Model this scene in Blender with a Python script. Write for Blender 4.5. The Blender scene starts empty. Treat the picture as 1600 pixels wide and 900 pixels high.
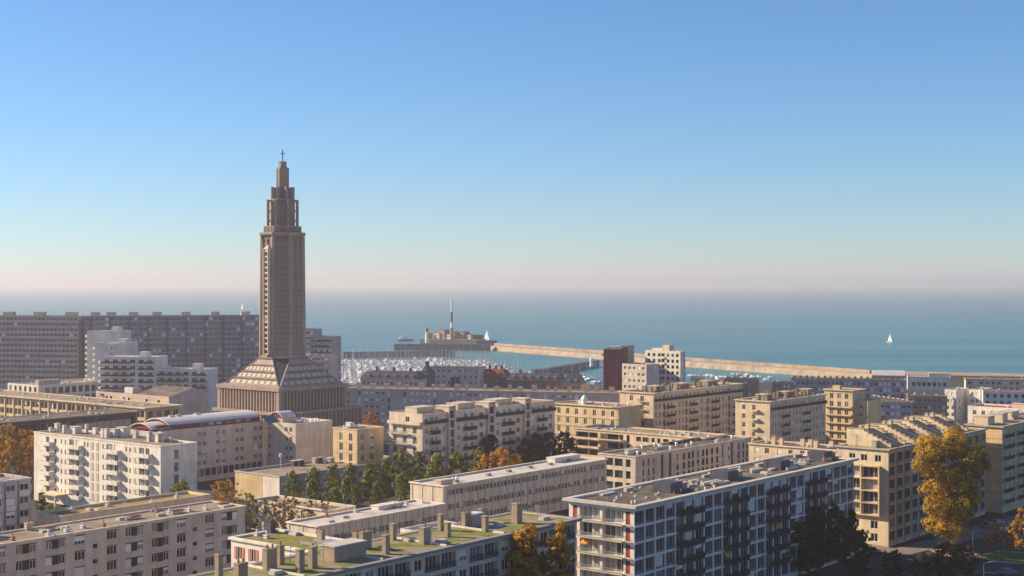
import bpy, bmesh, math, random
from mathutils import Vector, Matrix
random.seed(7)
S = bpy.context.scene; C = S.collection
R = math.radians
# ------------------------------------------------------------------ camera
F = 50/36*1600; H = 62.0; V0 = 443.0          # focal length in photo pixels, eye height, eye level row
cd = bpy.data.cameras.new('camera'); cam = bpy.data.objects.new('camera', cd); C.objects.link(cam)
cam.location = (0, 0, H); cam.rotation_euler = (R(90), 0, 0)
cd.lens = 50; cd.sensor_width = 36; cd.shift_y = -7/1600; cd.clip_start = 1; cd.clip_end = 120000
S.camera = cam
# ------------------------------------------------------------------ sky, sun, exposure
SUN_AZ = -75.0; SUN_EL = 27.0                 # degrees from the view axis (negative = left), elevation
w = bpy.data.worlds.new('World'); S.world = w; w.use_nodes = True
nt = w.node_tree; bg = nt.nodes['Background']
sky = nt.nodes.new('ShaderNodeTexSky'); sky.sky_type = 'NISHITA'; sky.sun_disc = False
sky.sun_elevation = R(SUN_EL); sky.sun_rotation = R(SUN_AZ)
sky.altitude = 0; sky.air_density = 1.0; sky.dust_density = 0.0; sky.ozone_density = 8.2
nt.links.new(sky.outputs[0], bg.inputs[0]); bg.inputs[1].default_value = 0.077
sd = bpy.data.lights.new('sun', 'SUN'); sun = bpy.data.objects.new('sun', sd); C.objects.link(sun)
sd.energy = 5.0; sd.angle = R(0.5); sd.color = (1.0, 0.81, 0.56)
sv = Vector((math.sin(R(SUN_AZ))*math.cos(R(SUN_EL)), math.cos(R(SUN_AZ))*math.cos(R(SUN_EL)), math.sin(R(SUN_EL))))
sun.rotation_euler = sv.to_track_quat('Z', 'Y').to_euler(); sun.location = (-200, 50, 300)
S.view_settings.view_transform = 'Standard'; S.view_settings.look = 'None'
S.view_settings.exposure = 0.9; S.view_settings.gamma = 1.0; S.view_settings.use_curve_mapping = False
S.cycles.max_bounces = 5; S.cycles.diffuse_bounces = 3; S.cycles.glossy_bounces = 2; S.cycles.volume_bounces = 1
S.cycles.transparent_max_bounces = 4
# ------------------------------------------------------------------ helpers
def ground(u, v, z=0.0):
    Y = F*(H-z)/(v-V0); return Vector(((u-800)/F*Y, Y))
def tag(o, label=None, cat=None, group=None, kind=None):
    if label: o['label'] = label
    if cat: o['category'] = cat
    if group: o['group'] = group
    if kind: o['kind'] = kind
    return o
def empty(name, loc, rz=0):
    o = bpy.data.objects.new(name, None); C.objects.link(o); o.location = loc; o.rotation_euler = (0, 0, rz)
    o.empty_display_size = .5; return o
def link(name, me, parent=None, loc=None, rz=0.0):
    o = bpy.data.objects.new(name, me); C.objects.link(o)
    if parent is not None: o.parent = parent
    if loc is not None: o.location = loc
    if rz: o.rotation_euler = (0, 0, rz)
    return o
class MB:
    """collects boxes, prisms, tubes; each face carries a material slot"""
    def __init__(s): s.v = []; s.f = []; s.m = []
    def quad(s, a, b, c, d, m=0):
        i = len(s.v); s.v += [tuple(a), tuple(b), tuple(c), tuple(d)]; s.f.append((i, i+1, i+2, i+3)); s.m.append(m)
    def tri(s, a, b, c, m=0):
        i = len(s.v); s.v += [tuple(a), tuple(b), tuple(c)]; s.f.append((i, i+1, i+2)); s.m.append(m)
    def box(s, x0, x1, y0, y1, z0, z1, m=0):
        i = len(s.v)
        s.v += [(x0,y0,z0),(x1,y0,z0),(x1,y1,z0),(x0,y1,z0),(x0,y0,z1),(x1,y0,z1),(x1,y1,z1),(x0,y1,z1)]
        for q in ((0,3,2,1),(4,5,6,7),(0,1,5,4),(1,2,6,5),(2,3,7,6),(3,0,4,7)):
            s.f.append(tuple(i+k for k in q)); s.m.append(m)
    def prism(s, pts, z0, z1, m=0, top=None):
        n = len(pts); i = len(s.v); t = top or pts
        s.v += [(p[0], p[1], z0) for p in pts] + [(p[0], p[1], z1) for p in t]
        for k in range(n):
            s.f.append((i+k, i+(k+1) % n, i+n+(k+1) % n, i+n+k)); s.m.append(m)
        s.f.append(tuple(range(i+n-1, i-1, -1))); s.m.append(m)
        s.f.append(tuple(range(i+n, i+2*n))); s.m.append(m)
    def tube(s, a, b, r0, r1, n=6, m=0, cap=True):
        a = Vector(a); b = Vector(b); d = (b-a).normalized()
        u = d.orthogonal().normalized(); w_ = d.cross(u); i = len(s.v)
        for p, r in ((a, r0), (b, r1)):
            for k in range(n):
                t = 2*math.pi*k/n; s.v.append(tuple(p+u*(r*math.cos(t))+w_*(r*math.sin(t))))
        for k in range(n):
            s.f.append((i+k, i+(k+1) % n, i+n+(k+1) % n, i+n+k)); s.m.append(m)
        if cap:
            s.f.append(tuple(range(i+n, i+2*n))); s.m.append(m); s.f.append(tuple(range(i+n-1, i-1, -1))); s.m.append(m)
    def lathe(s, prof, n=12, m=0, cx=0, cy=0):
        i = len(s.v); k = len(prof)
        for j in range(n):
            t = 2*math.pi*j/n
            for r, z in prof: s.v.append((cx+r*math.cos(t), cy+r*math.sin(t), z))
        for j in range(n):
            for q in range(k-1):
                a = i+j*k+q; b = i+((j+1) % n)*k+q
                s.f.append((a, b, b+1, a+1)); s.m.append(m)
    def mesh(s, name, mats):
        me = bpy.data.meshes.new(name); me.from_pydata(s.v, [], s.f)
        for m in (mats if isinstance(mats, (list, tuple)) else [mats]): me.materials.append(m)
        if any(s.m): me.polygons.foreach_set('material_index', s.m)
        return me
    def build(s, name, mats, parent=None, loc=None, rz=0.0): return link(name, s.mesh(name, mats), parent, loc, rz)
# ------------------------------------------------------------------ materials
MATS = {}
def pmat(name, col, rough=.85, spec=.3, var=.10, scale=.25, bump=0.0, bscale=8, streak=0.0, metal=0.0, panel=None, seam=None, col2=None, thr=(.35, .65), island=0.0, objvar=0.0):
    m = bpy.data.materials.new(name); m.use_nodes = True; n = m.node_tree.nodes; l = m.node_tree.links
    b = n['Principled BSDF']; b.inputs['Roughness'].default_value = rough; b.inputs['Metallic'].default_value = metal
    b.inputs['Specular IOR Level'].default_value = spec
    tc = n.new('ShaderNodeTexCoord')
    nz = n.new('ShaderNodeTexNoise'); nz.inputs['Scale'].default_value = scale; nz.inputs['Detail'].default_value = 6; nz.inputs['Roughness'].default_value = .62
    l.new(tc.outputs['Object'], nz.inputs['Vector'])
    rp = n.new('ShaderNodeValToRGB'); rp.color_ramp.elements[0].position = thr[0]; rp.color_ramp.elements[1].position = thr[1]
    c2 = col2 or tuple(c*(1+var) for c in col); c1 = tuple(c*(1-var) for c in col) if not col2 else col
    rp.color_ramp.elements[0].color = (*c1, 1); rp.color_ramp.elements[1].color = (*c2, 1)
    l.new(nz.outputs['Fac'], rp.inputs[0]); out = rp.outputs[0]
    def mul(out, fac_out, lo, hi):
        mr = n.new('ShaderNodeMapRange'); mr.inputs[1].default_value = .3; mr.inputs[2].default_value = .7
        mr.inputs[3].default_value = lo; mr.inputs[4].default_value = hi; l.new(fac_out, mr.inputs[0])
        mx = n.new('ShaderNodeMix'); mx.data_type = 'RGBA'; mx.blend_type = 'MULTIPLY'; mx.inputs[0].default_value = 1
        l.new(out, mx.inputs[6]); l.new(mr.outputs[0], mx.inputs[7]); return mx.outputs[2]
    if streak:
        mp = n.new('ShaderNodeMapping'); mp.inputs['Scale'].default_value = (.7, .7, .10); l.new(tc.outputs['Object'], mp.inputs[0])
        n2 = n.new('ShaderNodeTexNoise'); n2.inputs['Scale'].default_value = 1.0; n2.inputs['Detail'].default_value = 5; l.new(mp.outputs[0], n2.inputs[0])
        out = mul(out, n2.outputs['Fac'], 1-streak, 1+streak*.3)
    if island:
        g = n.new('ShaderNodeNewGeometry'); mr = n.new('ShaderNodeMapRange'); mr.inputs[3].default_value = 1-island; mr.inputs[4].default_value = 1+island
        l.new(g.outputs['Random Per Island'], mr.inputs[0])
        mx = n.new('ShaderNodeMix'); mx.data_type = 'RGBA'; mx.blend_type = 'MULTIPLY'; mx.inputs[0].default_value = 1
        l.new(out, mx.inputs[6]); l.new(mr.outputs[0], mx.inputs[7]); out = mx.outputs[2]
    if objvar:
        g = n.new('ShaderNodeObjectInfo'); mr = n.new('ShaderNodeMapRange'); mr.inputs[3].default_value = 1-objvar; mr.inputs[4].default_value = 1+objvar
        l.new(g.outputs['Random'], mr.inputs[0])
        mx = n.new('ShaderNodeMix'); mx.data_type = 'RGBA'; mx.blend_type = 'MULTIPLY'; mx.inputs[0].default_value = 1
        l.new(out, mx.inputs[6]); l.new(mr.outputs[0], mx.inputs[7]); out = mx.outputs[2]
    if panel or seam:
        sx = n.new('ShaderNodeSeparateXYZ'); l.new(tc.outputs['Object'], sx.inputs[0]); cb = n.new('ShaderNodeCombineXYZ')
        if panel:
            ad = n.new('ShaderNodeMath'); ad.operation = 'ADD'; l.new(sx.outputs[0], ad.inputs[0]); l.new(sx.outputs[1], ad.inputs[1]); l.new(ad.outputs[0], cb.inputs[0]); l.new(sx.outputs[2], cb.inputs[1])
        else: l.new(sx.outputs[0], cb.inputs[0]); l.new(sx.outputs[1], cb.inputs[1])
        bk = n.new('ShaderNodeTexBrick'); pw, ph, mo, dk, tv = panel or seam; bk.offset = 0 if panel else .5
        for k_, v_ in (('Scale', 1.0), ('Mortar Size', mo), ('Brick Width', pw), ('Row Height', ph), ('Mortar Smooth', .2), ('Bias', 0)): bk.inputs[k_].default_value = v_
        bk.inputs['Color1'].default_value = (1-tv, 1-tv, 1-tv, 1); bk.inputs['Color2'].default_value = (1+tv*.3, 1+tv*.3, 1+tv*.3, 1); bk.inputs['Mortar'].default_value = (dk, dk, dk, 1)
        l.new(cb.outputs[0], bk.inputs[0]); mx = n.new('ShaderNodeMix'); mx.data_type = 'RGBA'; mx.blend_type = 'MULTIPLY'; mx.inputs[0].default_value = 1
        l.new(out, mx.inputs[6]); l.new(bk.outputs[0], mx.inputs[7]); out = mx.outputs[2]
    l.new(out, b.inputs['Base Color'])
    if bump:
        n3 = n.new('ShaderNodeTexNoise'); n3.inputs['Scale'].default_value = bscale; n3.inputs['Detail'].default_value = 4; l.new(tc.outputs['Object'], n3.inputs[0])
        bp = n.new('ShaderNodeBump'); bp.inputs['Strength'].default_value = bump; bp.inputs['Distance'].default_value = .05
        l.new(n3.outputs['Fac'], bp.inputs['Height']); l.new(bp.outputs[0], b.inputs['Normal'])
    MATS[name] = m; return m
def wallm(name, col): return pmat(name, col, .9, .2, .12, .16, .25, 6, .20, panel=(3.3, 2.95, .035, .82, .07))
def panem(name, stops, rough=.06, spec=.5):
    m = bpy.data.materials.new(name); m.use_nodes = True; n = m.node_tree.nodes; l = m.node_tree.links; b = n['Principled BSDF']
    oi = n.new('ShaderNodeObjectInfo'); rp = n.new('ShaderNodeValToRGB'); rp.color_ramp.interpolation = 'CONSTANT'
    e = rp.color_ramp.elements
    e[0].position = 0; e[0].color = (*stops[0][1], 1); e[1].position = stops[1][0]; e[1].color = (*stops[1][1], 1)
    for p, c in stops[2:]: x = e.new(p); x.color = (*c, 1)
    tc = n.new('ShaderNodeTexCoord'); mp = n.new('ShaderNodeMapping'); mp.inputs['Scale'].default_value = (7, 1, .6); l.new(tc.outputs['Object'], mp.inputs[0])
    nz = n.new('ShaderNodeTexNoise'); nz.inputs['Scale'].default_value = 1; nz.noise_dimensions = '4D'; l.new(mp.outputs[0], nz.inputs['Vector'])
    mw = n.new('ShaderNodeMath'); mw.operation = 'MULTIPLY'; mw.inputs[1].default_value = 50; l.new(oi.outputs['Random'], mw.inputs[0]); l.new(mw.outputs[0], nz.inputs['W'])
    mr = n.new('ShaderNodeMapRange'); mr.inputs[1].default_value = .35; mr.inputs[2].default_value = .65; mr.inputs[3].default_value = .45; mr.inputs[4].default_value = 1.35
    l.new(nz.outputs['Fac'], mr.inputs[0])
    mx = n.new('ShaderNodeMix'); mx.data_type = 'RGBA'; mx.blend_type = 'MULTIPLY'; mx.inputs[0].default_value = 1
    l.new(oi.outputs['Random'], rp.inputs[0]); l.new(rp.outputs[0], mx.inputs[6]); l.new(mr.outputs[0], mx.inputs[7]); l.new(mx.outputs[2], b.inputs['Base Color'])
    b.inputs['Roughness'].default_value = rough; b.inputs['Specular IOR Level'].default_value = spec
    return m
M = dict(
 white=wallm('white_render', (.76, .70, .61)), cream=wallm('cream_concrete', (.69, .545, .37)), yellow=wallm('ochre_concrete', (.66, .49, .28)),
 pink=wallm('pinkish_render', (.66, .50, .40)), pale=wallm('pale_stone', (.66, .55, .44)), grey=wallm('grey_concrete', (.46, .40, .34)),
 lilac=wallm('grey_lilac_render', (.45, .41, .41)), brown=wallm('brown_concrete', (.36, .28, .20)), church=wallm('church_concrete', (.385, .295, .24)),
 church2=wallm('church_dark_concrete', (.205, .175, .17)), churchp=wallm('church_panel', (.30, .255, .24)), navy=wallm('shaded_blue_grey_cladding', (.25, .27, .33)), slate=pmat('dark_slate', (.05, .055, .075), .6, .4, .2, 1.0),  # navy: blue glazing tone with the facade's shade put into the colour
 maroon=wallm('maroon_cladding', (.22, .042, .060)), brick=pmat('red_brick', (.23, .12, .10), .9, .2, .15, 2.0, .3, 14),
 gravel=pmat('roof_gravel', (.33, .265, .20), .95, .15, .16, .22, .5, 10, seam=(9, 1.1, .05, .8, .09), col2=(.20, .155, .115), thr=(.42, .68)), darkroof=pmat('roof_bitumen', (.11, .092, .08), .9, .2, .3, .25, .4, 9, seam=(8, 1.0, .05, .7, .12), col2=(.24, .195, .155), thr=(.48, .66)),
 moss=pmat('mossy_roof', (.30, .24, .17), .95, .1, .1, .22, .5, 9, seam=(10, 1.2, .05, .8, .08), col2=(.17, .20, .03), thr=(.46, .56)),
 green=pmat('sedum_roof', (.14, .165, .03), .95, .1, .1, .9, .8, 6, col2=(.31, .23, .10), thr=(.38, .66)),
 eave=pmat('eave_concrete', (.27, .235, .225), .9, .2, .12, .5, 0, 8, .1), ochroof=pmat('ochre_roof', (.36, .23, .09), .95, .15, .2, .3, .4, 9, col2=(.26, .18, .09)), greyroof=pmat('grey_roof_sheet', (.46, .44, .43), .8, .3, .10, .2, .2, 6), paleroof=pmat('pale_roof_sheet', (.56, .51, .47), .8, .3, .16, .16, .2, 5, seam=(12, 1.4, .05, .8, .06), col2=(.34, .29, .25), thr=(.5, .72)),
 zinc=pmat('zinc_sheet', (.62, .58, .56), .75, .3, .08, .3), redroof=pmat('red_tile', (.25, .085, .06), .85, .2, .18, .9),
 capst=pmat('capstone', (.50, .45, .39), .9, .2, .12, .6), chim=pmat('chimney_concrete', (.36, .28, .20), .9, .2, .14, .9, .3, 8, .15),
 pot=pmat('clay_pot', (.33, .16, .10), .9, .2, .15, 3), wframe=pmat('white_joinery', (.72, .70, .67), .5, .4, .03, 2),
 lframe=pmat('grey_joinery', (.36, .36, .40), .5, .4, .03, 2), dframe=pmat('dark_joinery', (.05, .05, .055), .5, .4, .05, 2), shutter=pmat('brown_shutter', (.042, .024, .018), .7, .3, .1, 2),
 pshut=pmat('pale_shutter', (.50, .43, .34), .8, .3, .08, 3), redpan=pmat('red_panel', (.30, .035, .03), .6, .4, .08, 2, objvar=.15), wine=pmat('wine_panel', (.13, .022, .032), .6, .4, .08, 2, objvar=.2), rosep=pmat('rose_panel', (.52, .22, .17), .8, .3, .08, 2),
 blind=pmat('white_blind', (.70, .67, .63), .7, .3, .05, 3, objvar=.12), rail=pmat('black_rail', (.035, .045, .055), .5, .4, .1, 2), railg=pmat('green_rail', (.03, .06, .055), .6, .4, .1, 2),
 awn=pmat('orange_awning', (.62, .25, .03), .8, .2, .1, 2), metal=pmat('grey_metal', (.35, .36, .38), .45, .5, .1, 2, metal=.3),
 whitem=pmat('white_paint', (.82, .80, .77), .5, .4, .06, 1.5), blue=pmat('navy_paint', (.03, .06, .16), .5, .4, .1, 2), red=pmat('signal_red', (.55, .03, .03), .5, .4, .08, 2),
 stone=pmat('breakwater_stone', (.34, .27, .20), .95, .2, .22, .12, .8, .6, .15), darkst=pmat('wet_quay', (.085, .10, .12), .7, .4, .3, .25),
 asphalt=pmat('asphalt', (.045, .043, .042), .9, .25, .2, .25, .3, 12), paving=pmat('paving', (.20, .17, .145), .9, .2, .15, .3, .2, 8), kerb=pmat('kerb_stone', (.32, .29, .26), .9, .2, .1, 2),
 grass=pmat('lawn', (.10, .14, .02), .95, .1, .25, .6, .6, 12), mark=pmat('road_paint', (.62, .61, .58), .8, .3, .1, 2), redpave=pmat('rose_paving', (.34, .17, .13), .9, .2, .15, .5),
 bark=pmat('bark', (.10, .075, .055), .95, .1, .25, 2, .5, 6), bark2=pmat('pale_bark', (.24, .20, .16), .95, .1, .3, 2, .5, 6),
 tyre=pmat('tyre', (.02, .02, .02), .8, .3, .1, 2), carglass=pmat('car_glass', (.01, .012, .015), .05, .6, .1, 2), chrome=pmat('wheel_rim', (.4, .4, .42), .3, .5, .1, 2, metal=.7),
)
def leafm(name, col, col2=None, thr=(.4, .6), scale=.35):
    m = pmat(name, col, .7, .2, .2, scale, island=.4, col2=col2, thr=thr); n = m.node_tree.nodes; l = m.node_tree.links; b = n['Principled BSDF']
    tr = n.new('ShaderNodeBsdfTranslucent'); mx = n.new('ShaderNodeMixShader'); mx.inputs[0].default_value = .38
    src = b.inputs['Base Color'].links[0].from_socket; l.new(src, tr.inputs[0]); l.new(b.outputs[0], mx.inputs[1]); l.new(tr.outputs[0], mx.inputs[2]); l.new(mx.outputs[0], n['Material Output'].inputs[0]); return m
M.update(leafg=leafm('leaf_green', (.20, .24, .045), (.29, .26, .05)), leafd=leafm('leaf_dark', (.036, .05, .014), (.06, .07, .018)), leafo=leafm('leaf_orange', (.58, .27, .018), (.40, .25, .025)),
 leafy=leafm('leaf_yellow', (.54, .32, .018), (.24, .19, .026), (.44, .60), .16), leafb=leafm('leaf_brown', (.24, .14, .05), (.13, .10, .04)), leafr=leafm('leaf_russet', (.56, .19, .02), (.44, .25, .025)))
PANE = panem('window_glass', [(0, (.010, .011, .014)), (.4, (.018, .020, .026)), (.68, (.05, .05, .055)), (.84, (.22, .2, .19)), (.93, (.010, .011, .014))])
PANEB = panem('curtained_glass', [(0, (.03, .034, .055)), (.3, (.065, .07, .10)), (.55, (.02, .023, .035)), (.8, (.17, .165, .19)), (.91, (.045, .05, .07))])
PANEL_ = panem('loggia_glass', [(0, (.12, .11, .10)), (.3, (.34, .32, .29)), (.6, (.05, .05, .055)), (.8, (.45, .42, .38))])
GREENG = panem('green_glass', [(0, (.015, .05, .055)), (.5, (.03, .08, .085))])
# ------------------------------------------------------------------ windows, balconies (meshes shared between alike pieces)
CACHE = {}
def cached(key, fn):
    if key not in CACHE: CACHE[key] = fn()
    return CACHE[key]
SIDE_RZ = {'F': 0.0, 'L': -math.pi/2, 'R': math.pi/2, 'B': math.pi}
def win_meshes(w_, h_, n, fr, pn):
    def mk():
        t = .09; a = MB()
        a.box(0, w_, -.04, .05, 0, t); a.box(0, w_, -.04, .05, h_-t, h_)
        for k in range(n+1):
            x = k*(w_-t)/n; a.box(x, x+t, -.04, .05, t+.002, h_-t-.002)
        g = MB(); g.quad((t*.5, .02, t*.5), (w_-t*.5, .02, t*.5), (w_-t*.5, .02, h_-t*.5), (t*.5, .02, h_-t*.5))
        return a.mesh('window', M[fr]), g.mesh('pane', pn)
    return cached(('win', round(w_, 2), round(h_, 2), n, fr, pn.name), mk)
def win_single(w_, h_, n, fr, pn):
    def mk():
        t = .10; a = MB(); g = a
        a.box(0, w_, -.04, .05, 0, t); a.box(0, w_, -.04, .05, h_-t, h_)
        for k in range(n+1):
            x = k*(w_-t)/n; a.box(x, x+t, -.04, .05, t+.002, h_-t-.002)
        a.quad((t*.5, .02, t*.5), (w_-t*.5, .02, t*.5), (w_-t*.5, .02, h_-t*.5), (t*.5, .02, h_-t*.5), 1)
        return a.mesh('window', [M[fr], pn])
    return cached(('ws', round(w_, 2), round(h_, 2), n, fr, pn.name), mk)
def panel_mesh(w_, h_, mt, slats=0):
    def mk():
        a = MB(); a.box(0, w_, -.03, .04, 0, h_)
        for k in range(slats):
            z = (k+.25)*h_/slats; a.box(.06, w_-.06, -.055, -.031, z, z+h_/slats*.55)
        return a.mesh('panel', M[mt])
    return cached(('pan', round(w_, 2), round(h_, 2), mt, slats), mk)
def balcony_mesh(w_, d, style, mt, hh=1.0):
    def mk():
        a = MB(); a.box(0, w_, -d, -.003, -.16, 0)
        t = .08
        if style == 'solid':
            a.box(0, w_, -d, -d+t*1.5, .002, hh); a.box(0, t*1.5, -d+t*1.5, -.003, .002, hh); a.box(w_-t*1.5, w_, -d+t*1.5, -.003, .002, hh)
        else:
            for z in (.12, hh-.06): a.box(0, w_, -d, -d+.05, z, z+.06, 1)
            for x in (0, w_-.05): a.box(x, x+.05, -d+.05, -.003, hh-.06, hh, 1)
            k = max(2, int(w_/.16))
            for i in range(k+1):
                x = i*(w_-.04)/k; a.box(x, x+.04, -d+.006, -d+.044, .002, hh-.06, 1)
            if style == 'filled': a.box(.05, w_-.05, -d+.05, -d+.07, .12, hh-.1, 1)
        return a.mesh('balcony', [M[mt[0]], M[mt[1]]])
    return cached(('bal', round(w_, 2), d, style, mt, hh), mk)
def crown_blob(sd):
    r_ = random.Random(sd); a = MB(); a.box(-.4, .4, -.16, .16, 0, .35)
    for _ in range(40):
        c = Vector((r_.uniform(-.45, .45), r_.uniform(-.2, .2), .4+r_.random()*.75)); d = Vector((r_.uniform(-1, 1), r_.uniform(-1, 1), r_.uniform(-1, 1)))*.16; e = d.orthogonal().normalized()*.12
        a.quad(c-d, c-e, c+d, c+e, 1)
    return a.mesh('planter', [M['rail'], M['leafd']])
def chimney_mesh(w_, d, h_, pots, mt):
    def mk():
        a = MB(); a.box(0, w_, 0, d, 0, h_); a.box(-.08, w_+.08, -.08, d+.08, h_+.002, h_+.16)
        for k in range(pots):
            a.lathe([(.0, h_+.16), (.17, h_+.16), (.13, h_+.55), (.18, h_+.58), (.18, h_+.66), (0, h_+.66)], 7, 1, (k+.5)*w_/pots, d/2)
        return a.mesh('chimney', [M[mt], M['pot']])
    return cached(('chim', round(w_, 2), round(d, 2), round(h_, 2), pots, mt), mk)
def vent_mesh(kind):
    def mk():
        a = MB()
        if kind == 0: a.box(-.4, .4, -.4, .4, 0, .45); a.box(-.5, .5, -.5, .5, .452, .55); a.lathe([(.2, .55), (.2, .95), (.32, .97), (0, 1.15)], 8)
        elif kind == 1: a.box(-.9, .9, -.6, .6, 0, .35); a.box(-.8, .8, -.5, .5, .352, .5)
        elif kind == 2: a.box(-1.3, 1.3, -.25, .25, .1, .5); a.box(-1.2, -1.0, -.2, .2, 0, .1); a.box(1.0, 1.2, -.2, .2, 0, .1)
        elif kind == 3: a.lathe([(.0, 0), (.35, 0), (.35, .7), (.5, .75), (.38, 1.05), (0, 1.2)], 10)
        elif kind == 5:
            a.tube((0, 0, 0), (0, 0, 2.8), .05, .035, 5)
            for z, l_ in ((2.7, .7), (2.4, .9), (1.9, .6)): a.box(-l_, l_, -.02, .02, z, z+.04)
            a.box(-.02, .02, -.6, .6, 2.6, 2.64)
        else: a.box(-.3, .3, -.3, .3, 0, .8); a.tube((0, 0, .8), (0, 0, 1.5), .09, .09, 6)
        return a.mesh('roof_vent', M[['zinc', 'capst', 'metal', 'whitem', 'pot', 'metal'][kind]])
    return cached(('vent', kind), mk)
# ------------------------------------------------------------------ building class
class Bld:
    """corner = roof corner on the photo (u, v); u2 = column of the other end of the front edge; z = roof height;
    the roof corner's height gives its distance, so the block stands at its own place and size"""
    def __init__(s, name, label, corner, u2, ang, z, depth, wall, cat='apartment building', group=None, parapet=.6, roof='gravel', base=0.0, u3=None, near=False, cornice=None, length=None):
        p = ground(corner[0], corner[1], z); a = R(ang); d = Vector((math.cos(a), math.sin(a))); n = Vector((-d.y, d.x))
        if length is None:
            k = (u2-800)/F; t = (k*p.y-p.x)/(d.x-k*d.y)
        else: t = length
        o = p if t > 0 else p+d*t
        s.L = abs(t); s.z = z; s.base = base; s.near = near
        if u3 is not None:
            c = (o+d*s.L) if ang < 0 else o
            k = (u3-800)/F; depth = abs((k*c.y-c.x)/(n.x-k*n.y))
        s.W = depth; s.o = o; s.ang = a
        s.root = empty(name, (o.x, o.y, base), a); tag(s.root, label, cat, group)
        s.ops = {k: [] for k in 'FLRB'}; s.wall = wall; s.par = parapet; s.roofm = roof; s.cor = cornice; s.flo = base
        s.h = z-base
        print('%-28s L=%.1f W=%.1f Y=%.0f z=%.1f' % (name, s.L, s.W, o.y, z))
    def width(s, side): return s.L if side in 'FB' else s.W
    def pt(s, side, u, d, z):
        return {'F': (u, d, z), 'L': (d, s.W-u, z), 'R': (s.L-d, u, z), 'B': (s.L-u, s.W-d, z)}[side]
    def put(s, name, me, side, u, d, z, parent=None):
        return link(name, me, parent or s.root, s.pt(side, u, d, z), SIDE_RZ[side])
    def win(s, side, u, z, w_, h_, n=2, fr='wframe', pn=None, d=.22, blind=0.0, hole=True, name='window'):
        pn = pn or PANE
        if u < .05 or u+w_ > s.width(side)-.05 or z < .02 or z+h_ > s.h-.05: return
        if hole: s.ops[side].append((u, u+w_, z, z+h_, d))
        if s.near:
            a, g = win_meshes(w_, h_, n, fr, pn); o = s.put(name, a, side, u, d-.07, z); link('pane', g, o)
            if random.random() < blind:
                f = random.choice((.35, .55, .8, .96)); link('blind', panel_mesh(round(w_-.16, 2), round(h_*f, 1), 'blind'), o, (.08, -.0, h_-round(h_*f, 1)-.02))
        else:
            if random.random() < blind: s.put('blind', panel_mesh(w_, h_, 'blind'), side, u, d-.07, z)
            else: s.put(name, win_single(w_, h_, n, fr, pn), side, u, d-.07, z)
    def row(s, side, us, zs, w_, h_, **k):
        for z in zs:
            for u in us: s.win(side, u, z, w_, h_, **k)
    def panel(s, side, u, z, w_, h_, mt, slats=0, name='panel', d=.0, hole=False):
        if hole: s.ops[side].append((u, u+w_, z, z+h_, .2)); d = .14
        return s.put(name, panel_mesh(w_, h_, mt, slats), side, u, d-.045, z)
    def balc(s, side, u, z, w_, d=1.1, style='rail', mt=('capst', 'rail'), hh=1.0): return s.put('balcony', balcony_mesh(w_, d, style, mt, hh), side, u, 0, z)
    def band(s, side, z, h_=.25, proud=.15, mt='capst', u0=0, u1=None, name='ledge'):
        a = MB(); u1 = s.width(side) if u1 is None else u1; a.box(u0, u1, -proud, -.003, z, z+h_); return s.put(name, a.mesh(name, M[mt]), side, 0, 0, 0)
    def pier(s, side, u, w_=.4, z0=0, z1=None, proud=.18, mt=None, name='pier'):
        z1 = z1 or s.h-.3; me = cached((name, w_, round(z1-z0, 2), proud, mt or s.wall), lambda: (lambda a: (a.box(0, w_, -proud, -.003, 0, z1-z0), a.mesh(name, M[mt or s.wall]))[1])(MB()))
        return s.put(name, me, side, u, 0, z0)
    def roofz(s): return s.h-s.par
    def chim(s, x, y, w_=1.2, d=.6, h_=1.6, pots=2, mt='chim', rz=0.0):
        return link('chimney', chimney_mesh(w_, d, h_, pots, mt), s.root, (x, y, s.roofz()+.003), rz)
    def vent(s, x, y, kind=0, rz=0.0): return link('roof_vent', vent_mesh(kind), s.root, (x, y, s.roofz()+.003), rz)
    def rbox(s, x, y, w_, d, h_, mt=None, name='roof_housing', cap='capst', lip=.12):
        a = MB(); a.box(0, w_, 0, d, 0, h_)
        if cap: a.box(-lip, w_+lip, -lip, d+lip, h_+.002, h_+.2, 1)
        return a.build(name, [M[mt or s.wall], M[cap or 'capst']], s.root, (x, y, s.roofz()+.003))
    def scatter(s, n, kinds=(0, 1, 3, 4), seed=1, x0=1.5, x1=None, y0=1.5, y1=None):
        r = random.Random(seed)
        for _ in range(n): s.vent(r.uniform(x0, (x1 or s.L)-1.5), r.uniform(y0, max(y0+.1, (y1 or s.W)-1.5)), r.choice(kinds), r.choice((0, math.pi/2)))
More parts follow.
